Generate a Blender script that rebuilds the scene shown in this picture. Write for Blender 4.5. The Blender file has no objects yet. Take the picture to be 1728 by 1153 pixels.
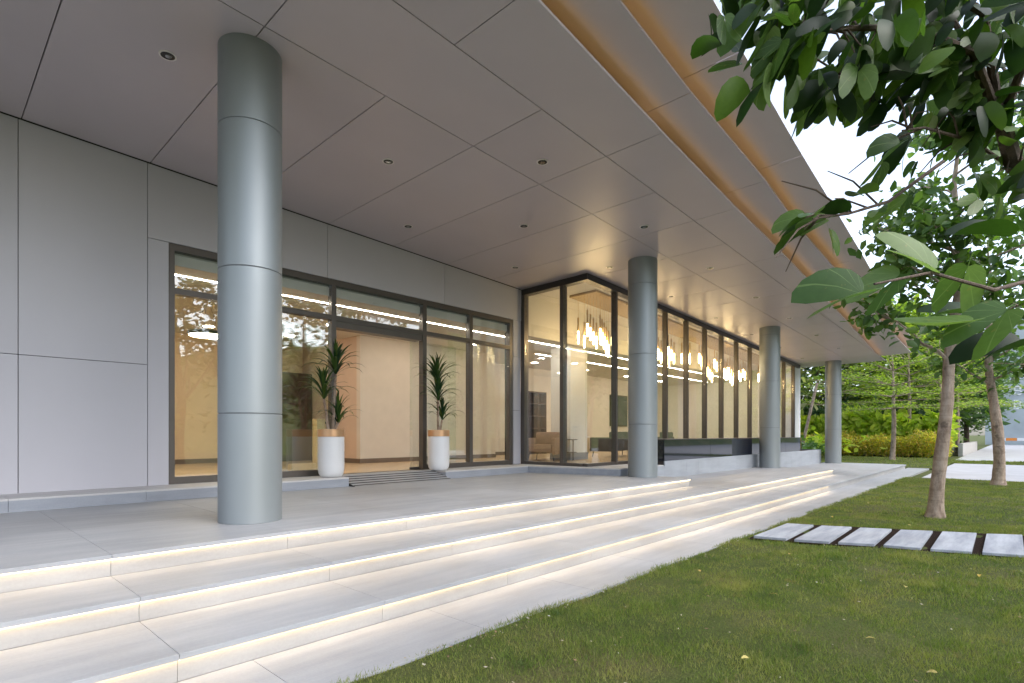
import bpy, bmesh, math, random
import numpy as np
from mathutils import Vector, Matrix

random.seed(7); RNG = np.random.default_rng(11)
scene = bpy.context.scene
COL = scene.collection

# ------------------------------------------------------------------ camera, sky, sun, exposure
CAM_Z = 1.3472
cd = bpy.data.cameras.new('camera'); cam = bpy.data.objects.new('camera', cd); COL.objects.link(cam)
cam.location = (0, 0, CAM_Z); cam.rotation_euler = (math.radians(90), 0, math.radians(42.6416 - 90))
cd.sensor_width = 36; cd.lens = 19.481; cd.shift_y = 0.0906; cd.clip_start = 0.05; cd.clip_end = 3000
scene.camera = cam

SUN_EL, SUN_AZ = 47.0, -78.0          # direction towards the sun, azimuth measured from +X towards +Y
w = bpy.data.worlds.new('World'); scene.world = w; w.use_nodes = True
wn = w.node_tree.nodes; wl = w.node_tree.links
bg = wn['Background']; sky = wn.new('ShaderNodeTexSky'); sky.sky_type = 'NISHITA'; sky.sun_disc = False
sky.sun_elevation = math.radians(SUN_EL); sky.sun_rotation = math.radians(90 - SUN_AZ)
sky.air_density = 1.0; sky.dust_density = 2.5; sky.ozone_density = 2.5; sky.altitude = 0
hsv = wn.new('ShaderNodeHueSaturation'); hsv.inputs['Saturation'].default_value = 0.62
wl.new(sky.outputs[0], hsv.inputs['Color']); wl.new(hsv.outputs[0], bg.inputs[0]); bg.inputs[1].default_value = 0.15
sd = bpy.data.lights.new('sun', 'SUN'); sun = bpy.data.objects.new('sun', sd); COL.objects.link(sun)
sd.energy = 0.5; sd.angle = math.radians(45); sd.color = (1.0, 0.97, 0.95)
e, a_ = math.radians(SUN_EL), math.radians(SUN_AZ)
sun.rotation_euler = Vector((-math.cos(e)*math.cos(a_), -math.cos(e)*math.sin(a_), -math.sin(e))).to_track_quat('-Z', 'Y').to_euler()
sun.location = (6, -14, 20)
vs = scene.view_settings; vs.view_transform = 'Standard'; vs.look = 'None'; vs.gamma = 1; vs.use_curve_mapping = False
vs.exposure = 1.75
scene.cycles.max_bounces = 8; scene.cycles.diffuse_bounces = 4; scene.cycles.glossy_bounces = 4
scene.cycles.transparent_max_bounces = 24; scene.cycles.transmission_bounces = 4
scene.cycles.caustics_reflective = False; scene.cycles.caustics_refractive = False
scene.cycles.sample_clamp_indirect = 6
scene.cycles.use_denoising = True

# ------------------------------------------------------------------ materials
def mat(name):
    m = bpy.data.materials.new(name); m.use_nodes = True
    return m, m.node_tree.nodes, m.node_tree.links, m.node_tree.nodes['Principled BSDF']
def coords(n, l, kind='Object', scale=(1, 1, 1)):
    tc = n.new('ShaderNodeTexCoord'); mp = n.new('ShaderNodeMapping'); mp.inputs['Scale'].default_value = scale
    if kind == 'World':
        g = n.new('ShaderNodeNewGeometry'); l.new(g.outputs['Position'], mp.inputs['Vector'])
    else: l.new(tc.outputs[kind], mp.inputs['Vector'])
    return mp.outputs[0]
def noise(n, l, vec, scale, detail=4, rough=.55):
    t = n.new('ShaderNodeTexNoise'); t.inputs['Scale'].default_value = scale; t.inputs['Detail'].default_value = detail
    t.inputs['Roughness'].default_value = rough; l.new(vec, t.inputs['Vector']); return t.outputs['Fac']
def ramp(n, l, fac, stops):
    r = n.new('ShaderNodeValToRGB'); els = r.color_ramp.elements
    while len(els) < len(stops): els.new(.5)
    for el, (p, c) in zip(els, stops): el.position = p; el.color = (*c, 1)
    l.new(fac, r.inputs[0]); return r.outputs[0]
def mixc(n, l, fac, c1, c2, mode='MIX'):
    m = n.new('ShaderNodeMix'); m.data_type = 'RGBA'; m.blend_type = mode
    for s, v in ((m.inputs[0], fac), (m.inputs[6], c1), (m.inputs[7], c2)):
        if isinstance(v, (int, float)): s.default_value = v
        elif isinstance(v, tuple): s.default_value = (*v, 1)
        else: l.new(v, s)
    return m.outputs[2]
def math_(n, l, op, a, b=None):
    m = n.new('ShaderNodeMath'); m.operation = op
    for s, v in zip(m.inputs, (a, b)):
        if v is None: continue
        if isinstance(v, (int, float)): s.default_value = v
        else: l.new(v, s)
    return m.outputs[0]
def bump(n, l, b, h, dist=.01, strength=.4):
    bp = n.new('ShaderNodeBump'); bp.inputs['Distance'].default_value = dist; bp.inputs['Strength'].default_value = strength
    l.new(h, bp.inputs['Height']); l.new(bp.outputs[0], b.inputs['Normal'])
def plain(name, col, rough=.5, metal=0, var=.08, scale=3.0, spec=.5, bumps=0, space='World', piece=.0, warp=0):
    m, n, l, b = mat(name)
    v = coords(n, l, space); f = noise(n, l, v, scale)
    lo = tuple(c*(1-var) for c in col); hi = tuple(min(1, c*(1+var)) for c in col)
    c = ramp(n, l, f, [(.3, lo), (.7, hi)])
    if piece:
        oi = n.new('ShaderNodeObjectInfo'); k = math_(n, l, 'MULTIPLY_ADD', oi.outputs['Random'], piece)
        k.node.inputs[2].default_value = 1 - piece/2
        h = n.new('ShaderNodeHueSaturation'); l.new(c, h.inputs['Color']); l.new(k, h.inputs['Value']); c = h.outputs[0]
    l.new(c, b.inputs['Base Color'])
    r = noise(n, l, v, scale*4); rr = n.new('ShaderNodeMapRange'); l.new(r, rr.inputs[0])
    rr.inputs[3].default_value = rough*.88; rr.inputs[4].default_value = min(1, rough*1.12); l.new(rr.outputs[0], b.inputs['Roughness'])
    b.inputs['Metallic'].default_value = metal; b.inputs['Specular IOR Level'].default_value = spec
    if bumps: bump(n, l, b, noise(n, l, v, scale*25), .004, bumps)
    if warp: bump(n, l, b, noise(n, l, v, .9, 2), .03, warp)
    return m
def glow(name, col, strength):
    m, n, l, b = mat(name); n.remove(b); em = n.new('ShaderNodeEmission')
    v = coords(n, l, 'World'); f = noise(n, l, v, 2.0)
    c = ramp(n, l, f, [(.3, col), (.7, tuple(x*.94 for x in col))]); l.new(c, em.inputs[0]); em.inputs[1].default_value = strength
    l.new(em.outputs[0], n['Material Output'].inputs[0]); return m
def stone(name, c1, c2, rough=.45, streak=True, piece=.06):
    m, n, l, b = mat(name)
    v = coords(n, l, 'World', (.7, 5.0, 5.0) if streak else (1, 1, 1))
    v2 = coords(n, l, 'World')
    f = noise(n, l, v, 1.6, 6, .62); c = ramp(n, l, f, [(.32, c1), (.68, c2)])
    g = noise(n, l, v2, 60, 3); c = mixc(n, l, .12, c, ramp(n, l, g, [(.35, tuple(x*.7 for x in c1)), (.65, c2)]))
    d = noise(n, l, v2, .9, 5); c = mixc(n, l, .8, c, ramp(n, l, d, [(.32, (.80, .79, .78)), (.58, (1, 1, 1))]), 'MULTIPLY')
    oi = n.new('ShaderNodeObjectInfo'); k = math_(n, l, 'MULTIPLY_ADD', oi.outputs['Random'], piece); k.node.inputs[2].default_value = 1 - piece/2
    h = n.new('ShaderNodeHueSaturation'); l.new(c, h.inputs['Color']); l.new(k, h.inputs['Value'])
    l.new(h.outputs[0], b.inputs['Base Color'])
    rr = n.new('ShaderNodeMapRange'); l.new(d, rr.inputs[0]); rr.inputs[3].default_value = rough-.12; rr.inputs[4].default_value = rough+.15
    l.new(rr.outputs[0], b.inputs['Roughness']); bump(n, l, b, g, .002, .25)
    return m
def glass(name, r0=.09, tint=(.96, .985, .98), power=3.6, gain=.6):
    m, n, l, b = mat(name); n.remove(b)
    lw = n.new('ShaderNodeLayerWeight'); lw.inputs[0].default_value = .5
    f = math_(n, l, 'POWER', lw.outputs['Facing'], power); f = math_(n, l, 'MULTIPLY_ADD', f, gain); f.node.inputs[2].default_value = r0
    tr = n.new('ShaderNodeBsdfTransparent'); tr.inputs[0].default_value = (*tint, 1)
    gl = n.new('ShaderNodeBsdfGlossy'); gl.inputs['Roughness'].default_value = .004; gl.inputs[0].default_value = (.97, .99, 1, 1)
    v = coords(n, l, 'World'); bp = n.new('ShaderNodeBump'); bp.inputs['Strength'].default_value = .0015; bp.inputs['Distance'].default_value = .02
    l.new(noise(n, l, v, .9, 2), bp.inputs['Height']); l.new(bp.outputs[0], gl.inputs['Normal'])
    mx = n.new('ShaderNodeMixShader'); l.new(f, mx.inputs[0]); l.new(tr.outputs[0], mx.inputs[1]); l.new(gl.outputs[0], mx.inputs[2])
    l.new(mx.outputs[0], n['Material Output'].inputs[0]); return m
def leafmat(name, cols, trans=.3, rough=.45, veins=False, patch=False):
    m, n, l, b = mat(name)
    g = n.new('ShaderNodeNewGeometry'); oi = n.new('ShaderNodeObjectInfo')
    k = math_(n, l, 'ADD', g.outputs['Random Per Island'], oi.outputs['Random']); k = math_(n, l, 'FRACT', k)
    st = [(i/(max(1, len(cols)-1)), c) for i, c in enumerate(cols)]
    c = ramp(n, l, k, st)
    v = coords(n, l, 'Object'); c = mixc(n, l, .35, c, ramp(n, l, noise(n, l, v, 9, 3), [(.3, (.55, .6, .5)), (.7, (1, 1, 1))]), 'MULTIPLY')
    if veins:
        bl = noise(n, l, coords(n, l, 'Object'), 5.5, 5, .7); c = mixc(n, l, ramp(n, l, bl, [(.62, (0, 0, 0)), (.70, (.7, .7, .7))]), c, (.22, .20, .06))
    if patch:
        wv = coords(n, l, 'World')
        c = mixc(n, l, ramp(n, l, noise(n, l, wv, 1.7, 6, .7), [(.47, (0, 0, 0)), (.64, (.75, .75, .75))]), c, (.33, .31, .10))
        c = mixc(n, l, ramp(n, l, noise(n, l, wv, 5.5, 5, .7), [(.55, (0, 0, 0)), (.66, (.75, .75, .75))]), c, (.27, .20, .10))
        c = mixc(n, l, ramp(n, l, noise(n, l, wv, 2.6, 4, .6), [(.30, (.75, .75, .75)), (.45, (0, 0, 0))]), c, (.045, .10, .022))
    if veins:
        tc = n.new('ShaderNodeTexCoord'); sx = n.new('ShaderNodeSeparateXYZ'); l.new(tc.outputs['Object'], sx.inputs[0])
        an = math_(n, l, 'ARCTAN2', sx.outputs[0], sx.outputs[1]); an = math_(n, l, 'ABSOLUTE', math_(n, l, 'SUBTRACT', math_(n, l, 'FRACT', math_(n, l, 'ADD', math_(n, l, 'MULTIPLY', an, 2.4), .5)), .5))
        ve = math_(n, l, 'LESS_THAN', an, .035)
        c = mixc(n, l, math_(n, l, 'MULTIPLY', ve, .35), c, (.26, .36, .14))
    l.new(c, b.inputs['Base Color']); b.inputs['Roughness'].default_value = rough; b.inputs['Specular IOR Level'].default_value = .35
    t = n.new('ShaderNodeBsdfTranslucent'); l.new(mixc(n, l, 1.0, c, (1.25, 1.5, .55), 'MULTIPLY'), t.inputs[0])
    mx = n.new('ShaderNodeMixShader'); mx.inputs[0].default_value = trans
    l.new(b.outputs[0], mx.inputs[1]); l.new(t.outputs[0], mx.inputs[2]); l.new(mx.outputs[0], n['Material Output'].inputs[0])
    return m
def bark(name, c1, c2, scale=9):
    m, n, l, b = mat(name); v = coords(n, l, 'World', (1, 1, .45))
    f = noise(n, l, v, scale, 8, .7); c = ramp(n, l, f, [(.36, c1), (.62, c2)]); kn = noise(n, l, coords(n, l, 'World'), 5, 3); c = mixc(n, l, ramp(n, l, kn, [(.60, (0, 0, 0)), (.68, (.7, .7, .7))]), c, tuple(x*.45 for x in c1))
    r = coords(n, l, 'World', (.15, .15, 5)); g = noise(n, l, r, 4, 3); c = mixc(n, l, .4, c, ramp(n, l, g, [(.36, (.6, .56, .5)), (.46, (1, 1, 1))]), 'MULTIPLY')
    l.new(c, b.inputs['Base Color']); b.inputs['Roughness'].default_value = .85; bump(n, l, b, f, .03, 1.0); return m

M = {}
M['panel'] = plain('warm grey composite panel', (.515, .50, .535), .45, 0, .02, 1.2, .45, piece=.05, warp=.10)
M['soffit'] = plain('warm grey soffit panel', (.50, .445, .465), .35, 0, .03, 1.2, .6, piece=.05, warp=.10)
M['joint'] = plain('dark joint filler', (.03, .028, .028), .8)
M['pillar'] = plain('grey metallic paint', (.29, .315, .325), .45, .5, .03, .8, warp=.05)
M['seam'] = plain('grey seam', (.16, .17, .18), .6)
M['stone'] = stone('pale sandstone slab', (.29, .305, .325), (.38, .385, .395), .5, piece=.12)
M['riser'] = stone('pale sandstone riser', (.31, .305, .30), (.38, .375, .365), .55)
M['grout'] = plain('pale grout', (.30, .30, .305), .9)
M['plinth_pale'] = stone('pale blue grey granite', (.30, .325, .36), (.37, .395, .43), .5)
M['plinth'] = stone('blue grey granite', (.27, .29, .33), (.34, .36, .40), .45)
M['ledge'] = stone('pale grey coping', (.50, .49, .49), (.58, .57, .56), .5)
M['frame'] = plain('bronze grey aluminium', (.12, .105, .095), .4, .5, .05)
M['beam'] = plain('dark gutter aluminium', (.055, .05, .05), .38, .4, .05)
M['glass'] = glass('clear glazing')
M['dark_glass'] = plain('black back painted glass', (.012, .014, .022), .04, 0, .05, spec=.9)
M['led'] = glow('warm white LED', (1.0, .73, .41), 7.5)
M['cove'] = glow('golden LED', (1.0, .54, .16), 0.8)
M['led_in'] = glow('interior linear LED', (1.0, .88, .72), 18)
M['fill_light'] = glow('added interior light', (1.0, .87, .70), 30)  # glow of the extra discs that brighten the lobby
M['disc'] = glow('pendant diffuser', (1.0, .80, .52), 14)
M['tip'] = glow('pendant glass tip', (1.0, .68, .32), 14)
M['brass'] = plain('brushed brass', (.55, .38, .18), .3, .9, .06)
M['board'] = plain('champagne mirror board', (.50, .36, .18), .22, .7, .12, 2.5)
M['wall_in'] = plain('warm beige plaster', (.64, .58, .52), .75, 0, .03)
M['wall_lamplit'] = plain('lamplight tinted plaster', (.74, .57, .38), .75, 0, .03)  # beige plaster with warm lamplight put into its colour
M['wall_pink'] = plain('terracotta beige plaster', (.60, .46, .36), .75, 0, .03)
M['ceil_in'] = plain('cream ceiling paint', (.68, .65, .60), .8, 0, .02)
M['base'] = plain('brown skirting', (.16, .12, .095), .5)
M['floor_in'] = plain('honey floor tile', (.55, .42, .27), .25, 0, .06, 2)
M['white'] = plain('white paint', (.80, .80, .80), .5, 0, .02)
M['pot'] = plain('white planter glaze', (.70, .70, .71), .35, 0, .015)
M['copper'] = plain('copper planter band', (.60, .36, .20), .32, .55, .05)
M['soil'] = plain('planting soil', (.022, .014, .010), .95, 0, .4, 30, spec=.05, bumps=1)
M['leather'] = plain('tan upholstery', (.30, .20, .14), .7, 0, .08, 6)
M['grey_fabric'] = plain('charcoal upholstery', (.10, .10, .11), .85, 0, .1, 8)
M['wood_dark'] = plain('dark walnut', (.06, .03, .022), .4, 0, .2, 5)
M['wood_pale'] = plain('pale oak', (.62, .46, .26), .5, 0, .1, 6)
M['metal_black'] = plain('black steel', (.02, .02, .02), .4, .5)
M['downlight'] = plain('black downlight baffle', (.015, .015, .015), .25)
M['trim'] = plain('nickel trim ring', (.75, .72, .68), .35, .3)
M['lens'] = plain('clear downlight lens', (.5, .5, .5), .08, .9)
M['bark'] = bark('smooth tan bark', (.20, .14, .10), (.42, .33, .255))
M['bark_dark'] = bark('dark brown bark', (.06, .04, .028), (.13, .09, .065))
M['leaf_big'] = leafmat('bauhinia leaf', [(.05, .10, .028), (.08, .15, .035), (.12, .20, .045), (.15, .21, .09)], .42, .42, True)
M['leaf_dark'] = leafmat('shaded bauhinia leaf', [(.010, .026, .008), (.020, .048, .012), (.042, .088, .016), (.11, .19, .03)], .40, .45)  # crown shade put into these darker leaf greens
M['leaf_mid'] = leafmat('broad tree leaf', [(.05, .10, .03), (.08, .15, .035), (.14, .23, .04), (.10, .16, .08)], .38)
M['leaf_pale'] = leafmat('pale feathery leaf', [(.15, .23, .05), (.26, .35, .06), (.40, .46, .08)], .40, .6)
M['leaf_wood'] = leafmat('mixed wood foliage', [(.08, .13, .05), (.15, .21, .07), (.28, .31, .12), (.36, .34, .22)], .3, .6)
M['leaf_far'] = leafmat('deep green shrub', [(.05, .10, .05), (.08, .15, .07), (.13, .22, .10)], .3, .6)
M['leaf_gold'] = leafmat('croton leaf', [(.38, .42, .07), (.70, .62, .10), (.72, .45, .10), (.45, .34, .12), (.28, .36, .07)], .5, .55)
M['leaf_lime'] = leafmat('lime ginger leaf', [(.30, .42, .06), (.50, .58, .08), (.66, .66, .12)], .5, .5)
M['leaf_drac'] = leafmat('dracaena blade', [(.012, .04, .018), (.02, .06, .02), (.05, .10, .02), (.09, .13, .02)], .15, .35)
M['leaf_fallen'] = leafmat('fallen leaf', [(.55, .36, .06), (.50, .42, .14), (.40, .2, .05)], .1, .7)
M['pave'] = stone('pale concrete paving', (.36, .36, .37), (.44, .44, .445), .7, False)
M['slab'] = stone('rough white granite', (.22, .24, .275), (.42, .44, .47), .85, True, .1)
M['kerb'] = plain('weathered concrete', (.45, .43, .41), .85, 0, .12, 6, bumps=.5)

# ------------------------------------------------------------------ mesh helpers
class MB:
    def __init__(s): s.v = []; s.f = []
    def box(s, x0, x1, y0, y1, z0, z1):
        k = len(s.v); s.v += [(x0,y0,z0),(x1,y0,z0),(x1,y1,z0),(x0,y1,z0),(x0,y0,z1),(x1,y0,z1),(x1,y1,z1),(x0,y1,z1)]
        s.f += [tuple(k+i for i in q) for q in ((0,3,2,1),(4,5,6,7),(0,1,5,4),(1,2,6,5),(2,3,7,6),(3,0,4,7))]; return s
    def prism(s, poly, zb, zt):           # poly counter-clockwise (x,y); zb/zt number or function
        n = len(poly); k = len(s.v)
        fb = zb if callable(zb) else (lambda x, y: zb); ft = zt if callable(zt) else (lambda x, y: zt)
        s.v += [(x, y, fb(x, y)) for x, y in poly] + [(x, y, ft(x, y)) for x, y in poly]
        s.f.append(tuple(k+i for i in range(n-1, -1, -1))); s.f.append(tuple(k+n+i for i in range(n)))
        for i in range(n): j = (i+1) % n; s.f.append((k+i, k+j, k+n+j, k+n+i))
        return s
    def quad(s, a, b, c, d):
        k = len(s.v); s.v += [tuple(a), tuple(b), tuple(c), tuple(d)]; s.f.append((k, k+1, k+2, k+3)); return s
    def tube(s, pts, rad, n=8, cap=True):
        pts = [Vector(p) for p in pts]; k0 = len(s.v); m = len(pts)
        rad = list(rad) if hasattr(rad, '__len__') else [rad]*m
        ref = Vector((.31, .95, .05)).normalized()
        for i, p in enumerate(pts):
            t = (pts[min(i+1, m-1)] - pts[max(i-1, 0)]).normalized()
            x = t.cross(ref); x = t.cross(Vector((1, 0, 0))) if x.length < .1 else x
            x.normalize(); y = t.cross(x)
            for j in range(n):
                a = 2*math.pi*j/n; q = p + (x*math.cos(a)+y*math.sin(a))*rad[i]; s.v.append(tuple(q))
        for i in range(m-1):
            for j in range(n):
                a = k0+i*n+j; b = k0+i*n+(j+1) % n; s.f.append((a, b, b+n, a+n))
        if cap: s.f.append(tuple(k0+j for j in range(n-1, -1, -1))); s.f.append(tuple(k0+(m-1)*n+j for j in range(n)))
        return s
    def lathe(s, prof, n=32, c=(0, 0, 0), zf=None):      # prof [(r,z)]; zf(x,y,z) optional
        k0 = len(s.v)
        for r, z in prof:
            for j in range(n):
                a = 2*math.pi*j/n; x = c[0]+r*math.cos(a); y = c[1]+r*math.sin(a)
                s.v.append((x, y, zf(x, y) if (zf and z is None) else c[2]+z))
        for i in range(len(prof)-1):
            for j in range(n):
                a = k0+i*n+j; b = k0+i*n+(j+1) % n; s.f.append((a, b, b+n, a+n))
        s.f.append(tuple(k0+j for j in range(n-1, -1, -1))); e = k0+(len(prof)-1)*n; s.f.append(tuple(e+j for j in range(n)))
        return s
    def build(s, name, m, parent=None, smooth=False, bevel=0, seg=2):
        me = bpy.data.meshes.new(name); me.from_pydata(s.v, [], s.f)
        if bevel:
            bm = bmesh.new(); bm.from_mesh(me)
            bmesh.ops.bevel(bm, geom=[e for e in bm.edges], offset=bevel, segments=seg, affect='EDGES', profile=.6, clamp_overlap=True); bm.to_mesh(me); bm.free()
        if smooth:
            me.polygons.foreach_set('use_smooth', [True]*len(me.polygons))
            me.set_sharp_from_angle(angle=math.radians(40))
        me.materials.append(M[m] if isinstance(m, str) else m)
        return link(name, me, parent)
def link(name, me, parent=None, mw=None):
    o = bpy.data.objects.new(name, me); COL.objects.link(o)
    if mw is not None: o.matrix_world = mw
    if parent is not None:
        o.parent = parent; o.matrix_parent_inverse = Matrix.Translation(parent.location).inverted() if parent.location.length else Matrix.Identity(4)
    return o
def tag(o, label=None, cat=None, group=None, kind=None):
    if label: o['label'] = label
    if cat: o['category'] = cat
    if group: o['group'] = group
    if kind: o['kind'] = kind
    return o
def empty(name, loc, label, cat, group=None):
    o = bpy.data.objects.new(name, None); COL.objects.link(o); o.location = loc; o.empty_display_size = .2
    return tag(o, label, cat, group)
def npmesh(name, V, F, m, parent=None, kind=None, smooth=False):
    me = bpy.data.meshes.new(name); V = np.asarray(V, np.float32); F = np.asarray(F, np.int32)
    me.vertices.add(len(V)); me.vertices.foreach_set('co', V.ravel())
    nf, k = F.shape; me.loops.add(nf*k); me.loops.foreach_set('vertex_index', F.ravel())
    me.polygons.add(nf); me.polygons.foreach_set('loop_start', np.arange(0, nf*k, k, dtype=np.int32))
    me.update(calc_edges=True); me.validate()
    me.materials.append(M[m])
    o = link(name, me, parent)
    if kind: o['kind'] = kind
    return o

# ------------------------------------------------------------------ key dimensions (metres; X along the facade, Y into the building)
RS = .1598; Z3, Z2, Z1 = RS, 2*RS, 3*RS           # path is z 0, three risers up to the porch
VW = 8.946                                        # facade wall plane
LEDGE = .63
def CZ(x, y, dz=0): return 5.3658 + dz - .03541*x - .01747*y      # the soffit falls gently away
KX = lambda k: 2.265 + 1.35*k
X0, X1 = -5.835, 26.8
def interp(tab, x):
    xs, ys = zip(*tab)
    if x < xs[0]: return ys[0] + (x-xs[0])*(ys[1]-ys[0])/(xs[1]-xs[0])
    return float(np.interp(x, xs, ys))
G1 = lambda x: interp([(3.75,3.14),(6.34,3.28),(9.25,3.40),(11,3.44),(14,3.56),(16.7,3.68),(20.9,3.89),(26.8,4.2)], x)
G2 = lambda x: 1.0243*interp([(3.75,2.64),(6.1,2.75),(8.75,2.80),(11.1,2.93),(15,3.01),(20.9,3.10),(26.8,3.14)], x)
G3 = lambda x: 1.0425*interp([(3.75,2.02),(5,2.09),(7,2.18),(8.3,2.24),(11,2.33),(14.1,2.44),(17.1,2.57),(23.4,2.80),(26.8,2.86)], x)

# ------------------------------------------------------------------ ground
def grass_mat(name, cols, scale=1.0):
    m, n, l, b = mat(name); v = coords(n, l, 'World')
    c = ramp(n, l, noise(n, l, v, .8*scale, 5), [(.3, cols[0]), (.5, cols[1]), (.7, cols[2])])
    c = mixc(n, l, .6, c, ramp(n, l, noise(n, l, v, 45, 4), [(.3, (.45, .45, .4)), (.7, (1.1, 1.1, 1.0))]), 'MULTIPLY')
    l.new(c, b.inputs['Base Color']); b.inputs['Roughness'].default_value = .9; b.inputs['Specular IOR Level'].default_value = .1
    bump(n, l, b, noise(n, l, v, 60, 4), .03, .8); return m
M['ground'] = grass_mat('grassy earth', [(.07, .09, .03), (.10, .12, .04), (.13, .12, .06)])
M['turf'] = grass_mat('mown turf soil', [(.06, .08, .022), (.08, .10, .03), (.12, .11, .05)])
M['blade'] = leafmat('grass blade', [(.07, .115, .022), (.14, .195, .035), (.20, .26, .05), (.16, .22, .045), (.36, .33, .14)], .38, .55, patch=True)
gr = MB().quad((-900, -900, -.06), (900, -900, -.06), (900, 900, -.06), (-900, 900, -.06)).build('ground', 'ground'); tag(gr, kind='structure')
LV = 2.69
nx, ny = 150, 60
def turf_z(x, y):
    return -.012 + .012*math.sin(x*2.3+y*1.7)*math.sin(y*3.1-x) + .008*math.sin(x*7.1)*math.cos(y*6.3)
V = []; F = []
for i in range(nx+1):
    for j in range(ny+1):
        x = -6 + 27.3*i/nx; y = -9 + (LV-.004+9)*j/ny
        V.append((x, y, turf_z(x, y)))
for i in range(nx):
    for j in range(ny):
        a = i*(ny+1)+j; F.append((a, a+ny+1, a+ny+2, a+1))
lawn = npmesh('lawn', V, F, 'turf', kind='structure')
# slab stepping path cut through the lawn (corners measured on the lawn)
SL = [[(7.43,2.57),(8.82,2.57),(8.93,2.24),(7.52,2.20)],[(7.53,2.11),(8.95,2.14),(9.10,1.79),(7.66,1.75)],[(7.70,1.66),(9.12,1.69),(9.28,1.34),(7.85,1.31)],
      [(7.87,1.22),(9.30,1.24),(9.48,.90),(7.95,.87)],[(7.97,.78),(9.51,.80),(9.68,.45),(8.10,.42)],[(8.13,.33),(9.70,.35),(9.90,.0),(8.25,-.02)],
      [(8.28,-.11),(9.92,-.09),(10.1,-.44),(8.42,-.46)],[(8.45,-.55),(10.12,-.53),(10.3,-.88),(8.6,-.9)]]
def inside(poly, x, y):
    r = np.zeros(np.shape(x), bool); n = len(poly)
    for i in range(n):
        (xa, ya), (xb, yb) = poly[i], poly[(i+1) % n]
        with np.errstate(divide='ignore', invalid='ignore'):
            r ^= ((ya > y) != (yb > y)) & (x < (xb-xa)*(y-ya)/(yb-ya+1e-12)+xa)
    return r
PATHPOLY = [(7.32, 2.62), (8.98, 2.62), (10.42, -.95), (8.55, -.95)]
bed = MB().prism([PATHPOLY[0], PATHPOLY[3], PATHPOLY[2], PATHPOLY[1]], -.05, -.002).build('path_bed', 'soil'); tag(bed, kind='structure')
for k, q in enumerate(SL):
    o = MB().prism([q[0], q[3], q[2], q[1]], -.03, .028).build('stepping_slab', 'slab', bevel=.005)
    where = ['touching the pale terrace edge', 'second from the terrace edge', 'third from the terrace edge', 'fourth from the terrace edge', 'fifth from the terrace edge', 'sixth from the terrace edge', 'seventh from the terrace edge', 'eighth from the terrace edge'][k]
    tag(o, 'rough pale stone stepping slab in the lawn, ' + where, 'paving slab', 'stepping slabs crossing the lawn')
# grass blades
def blades(n, x0, x1, y0, y1, h, wd, dens=None):
    x = RNG.uniform(x0, x1, n); y = RNG.uniform(y0, y1, n)
    cl = np.sin(x*3.1+1.3*np.sin(y*2.7))*np.sin(y*4.3+1.1*np.sin(x*1.9)) + .6*np.sin(x*9+y*5)*np.sin(y*11-x*4)
    keep = (RNG.random(n) < .62+.3*cl) & ~inside(PATHPOLY, x, y); x, y, cl = x[keep], y[keep], cl[keep]; n = len(x)
    z = -.012 + .012*np.sin(x*2.3+y*1.7)*np.sin(y*3.1-x) + .008*np.sin(x*7.1)*np.cos(y*6.3)
    hh = h*RNG.uniform(.35, 1.35, n)*(1+.4*cl); an = RNG.uniform(0, 2*np.pi, n); ln = RNG.uniform(.1, 1.0, n)*hh; la = RNG.uniform(0, 2*np.pi, n)
    dx, dy = np.cos(an)*wd/2, np.sin(an)*wd/2
    V = np.empty((n, 3, 3)); V[:, 0] = np.stack([x-dx, y-dy, z-.005], 1); V[:, 1] = np.stack([x+dx, y+dy, z-.005], 1)
    V[:, 2] = np.stack([x+np.cos(la)*ln, y+np.sin(la)*ln, z+hh], 1)
    return V
B = [blades(130000, 1.0, 5.5, -.35, LV+.02, .028, .0042), blades(110000, 5.5, 11, -.5, LV+.02, .030, .0062), blades(60000, 11, 21.3, -.6, LV+.02, .031, .010),
     blades(30000, -2, 8, -2.5, -.35, .032, .009), blades(9000, 1.0, 21, LV-.03, LV+.035, .035, .006)]
V = np.concatenate(B).reshape(-1, 3); F = np.arange(len(V)).reshape(-1, 3)
gb = npmesh('grass', V, F, 'blade'); tag(gb, 'short mown green grass with straw patches on the lawn', 'grass', kind='stuff')
# petals, twigs and crumbs caught along the lawn edge and in the grass
n = 900; x = RNG.uniform(1.2, 16, n); y = np.where(RNG.random(n) < .55, LV-np.abs(RNG.normal(0, .12, n))-.01, RNG.uniform(0, LV, n)); keep = ~inside(PATHPOLY, x, y); x, y = x[keep], y[keep]; n = len(x)
an = RNG.uniform(0, 6.28, n); L = RNG.uniform(.004, .016, n); z = np.full(n, .022)+RNG.uniform(0, .012, n)
V = np.empty((n, 4, 3)); c_, s_ = np.cos(an)*L, np.sin(an)*L
V[:, 0] = np.stack([x-c_, y-s_, z], 1); V[:, 1] = np.stack([x+s_*.4, y-c_*.4, z+.003], 1); V[:, 2] = np.stack([x+c_, y+s_, z+.004], 1); V[:, 3] = np.stack([x-s_*.4, y+c_*.4, z], 1)
M['litter'] = leafmat('dry petals', [(.55, .53, .48), (.30, .20, .11), (.16, .10, .06), (.60, .55, .42)], .1, .8)
lt = npmesh('leaf_litter', V.reshape(-1, 3), np.arange(n*4).reshape(-1, 4), 'litter'); tag(lt, 'scattered dry petals and crumbs in the lawn grass', 'litter', kind='stuff')
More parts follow.
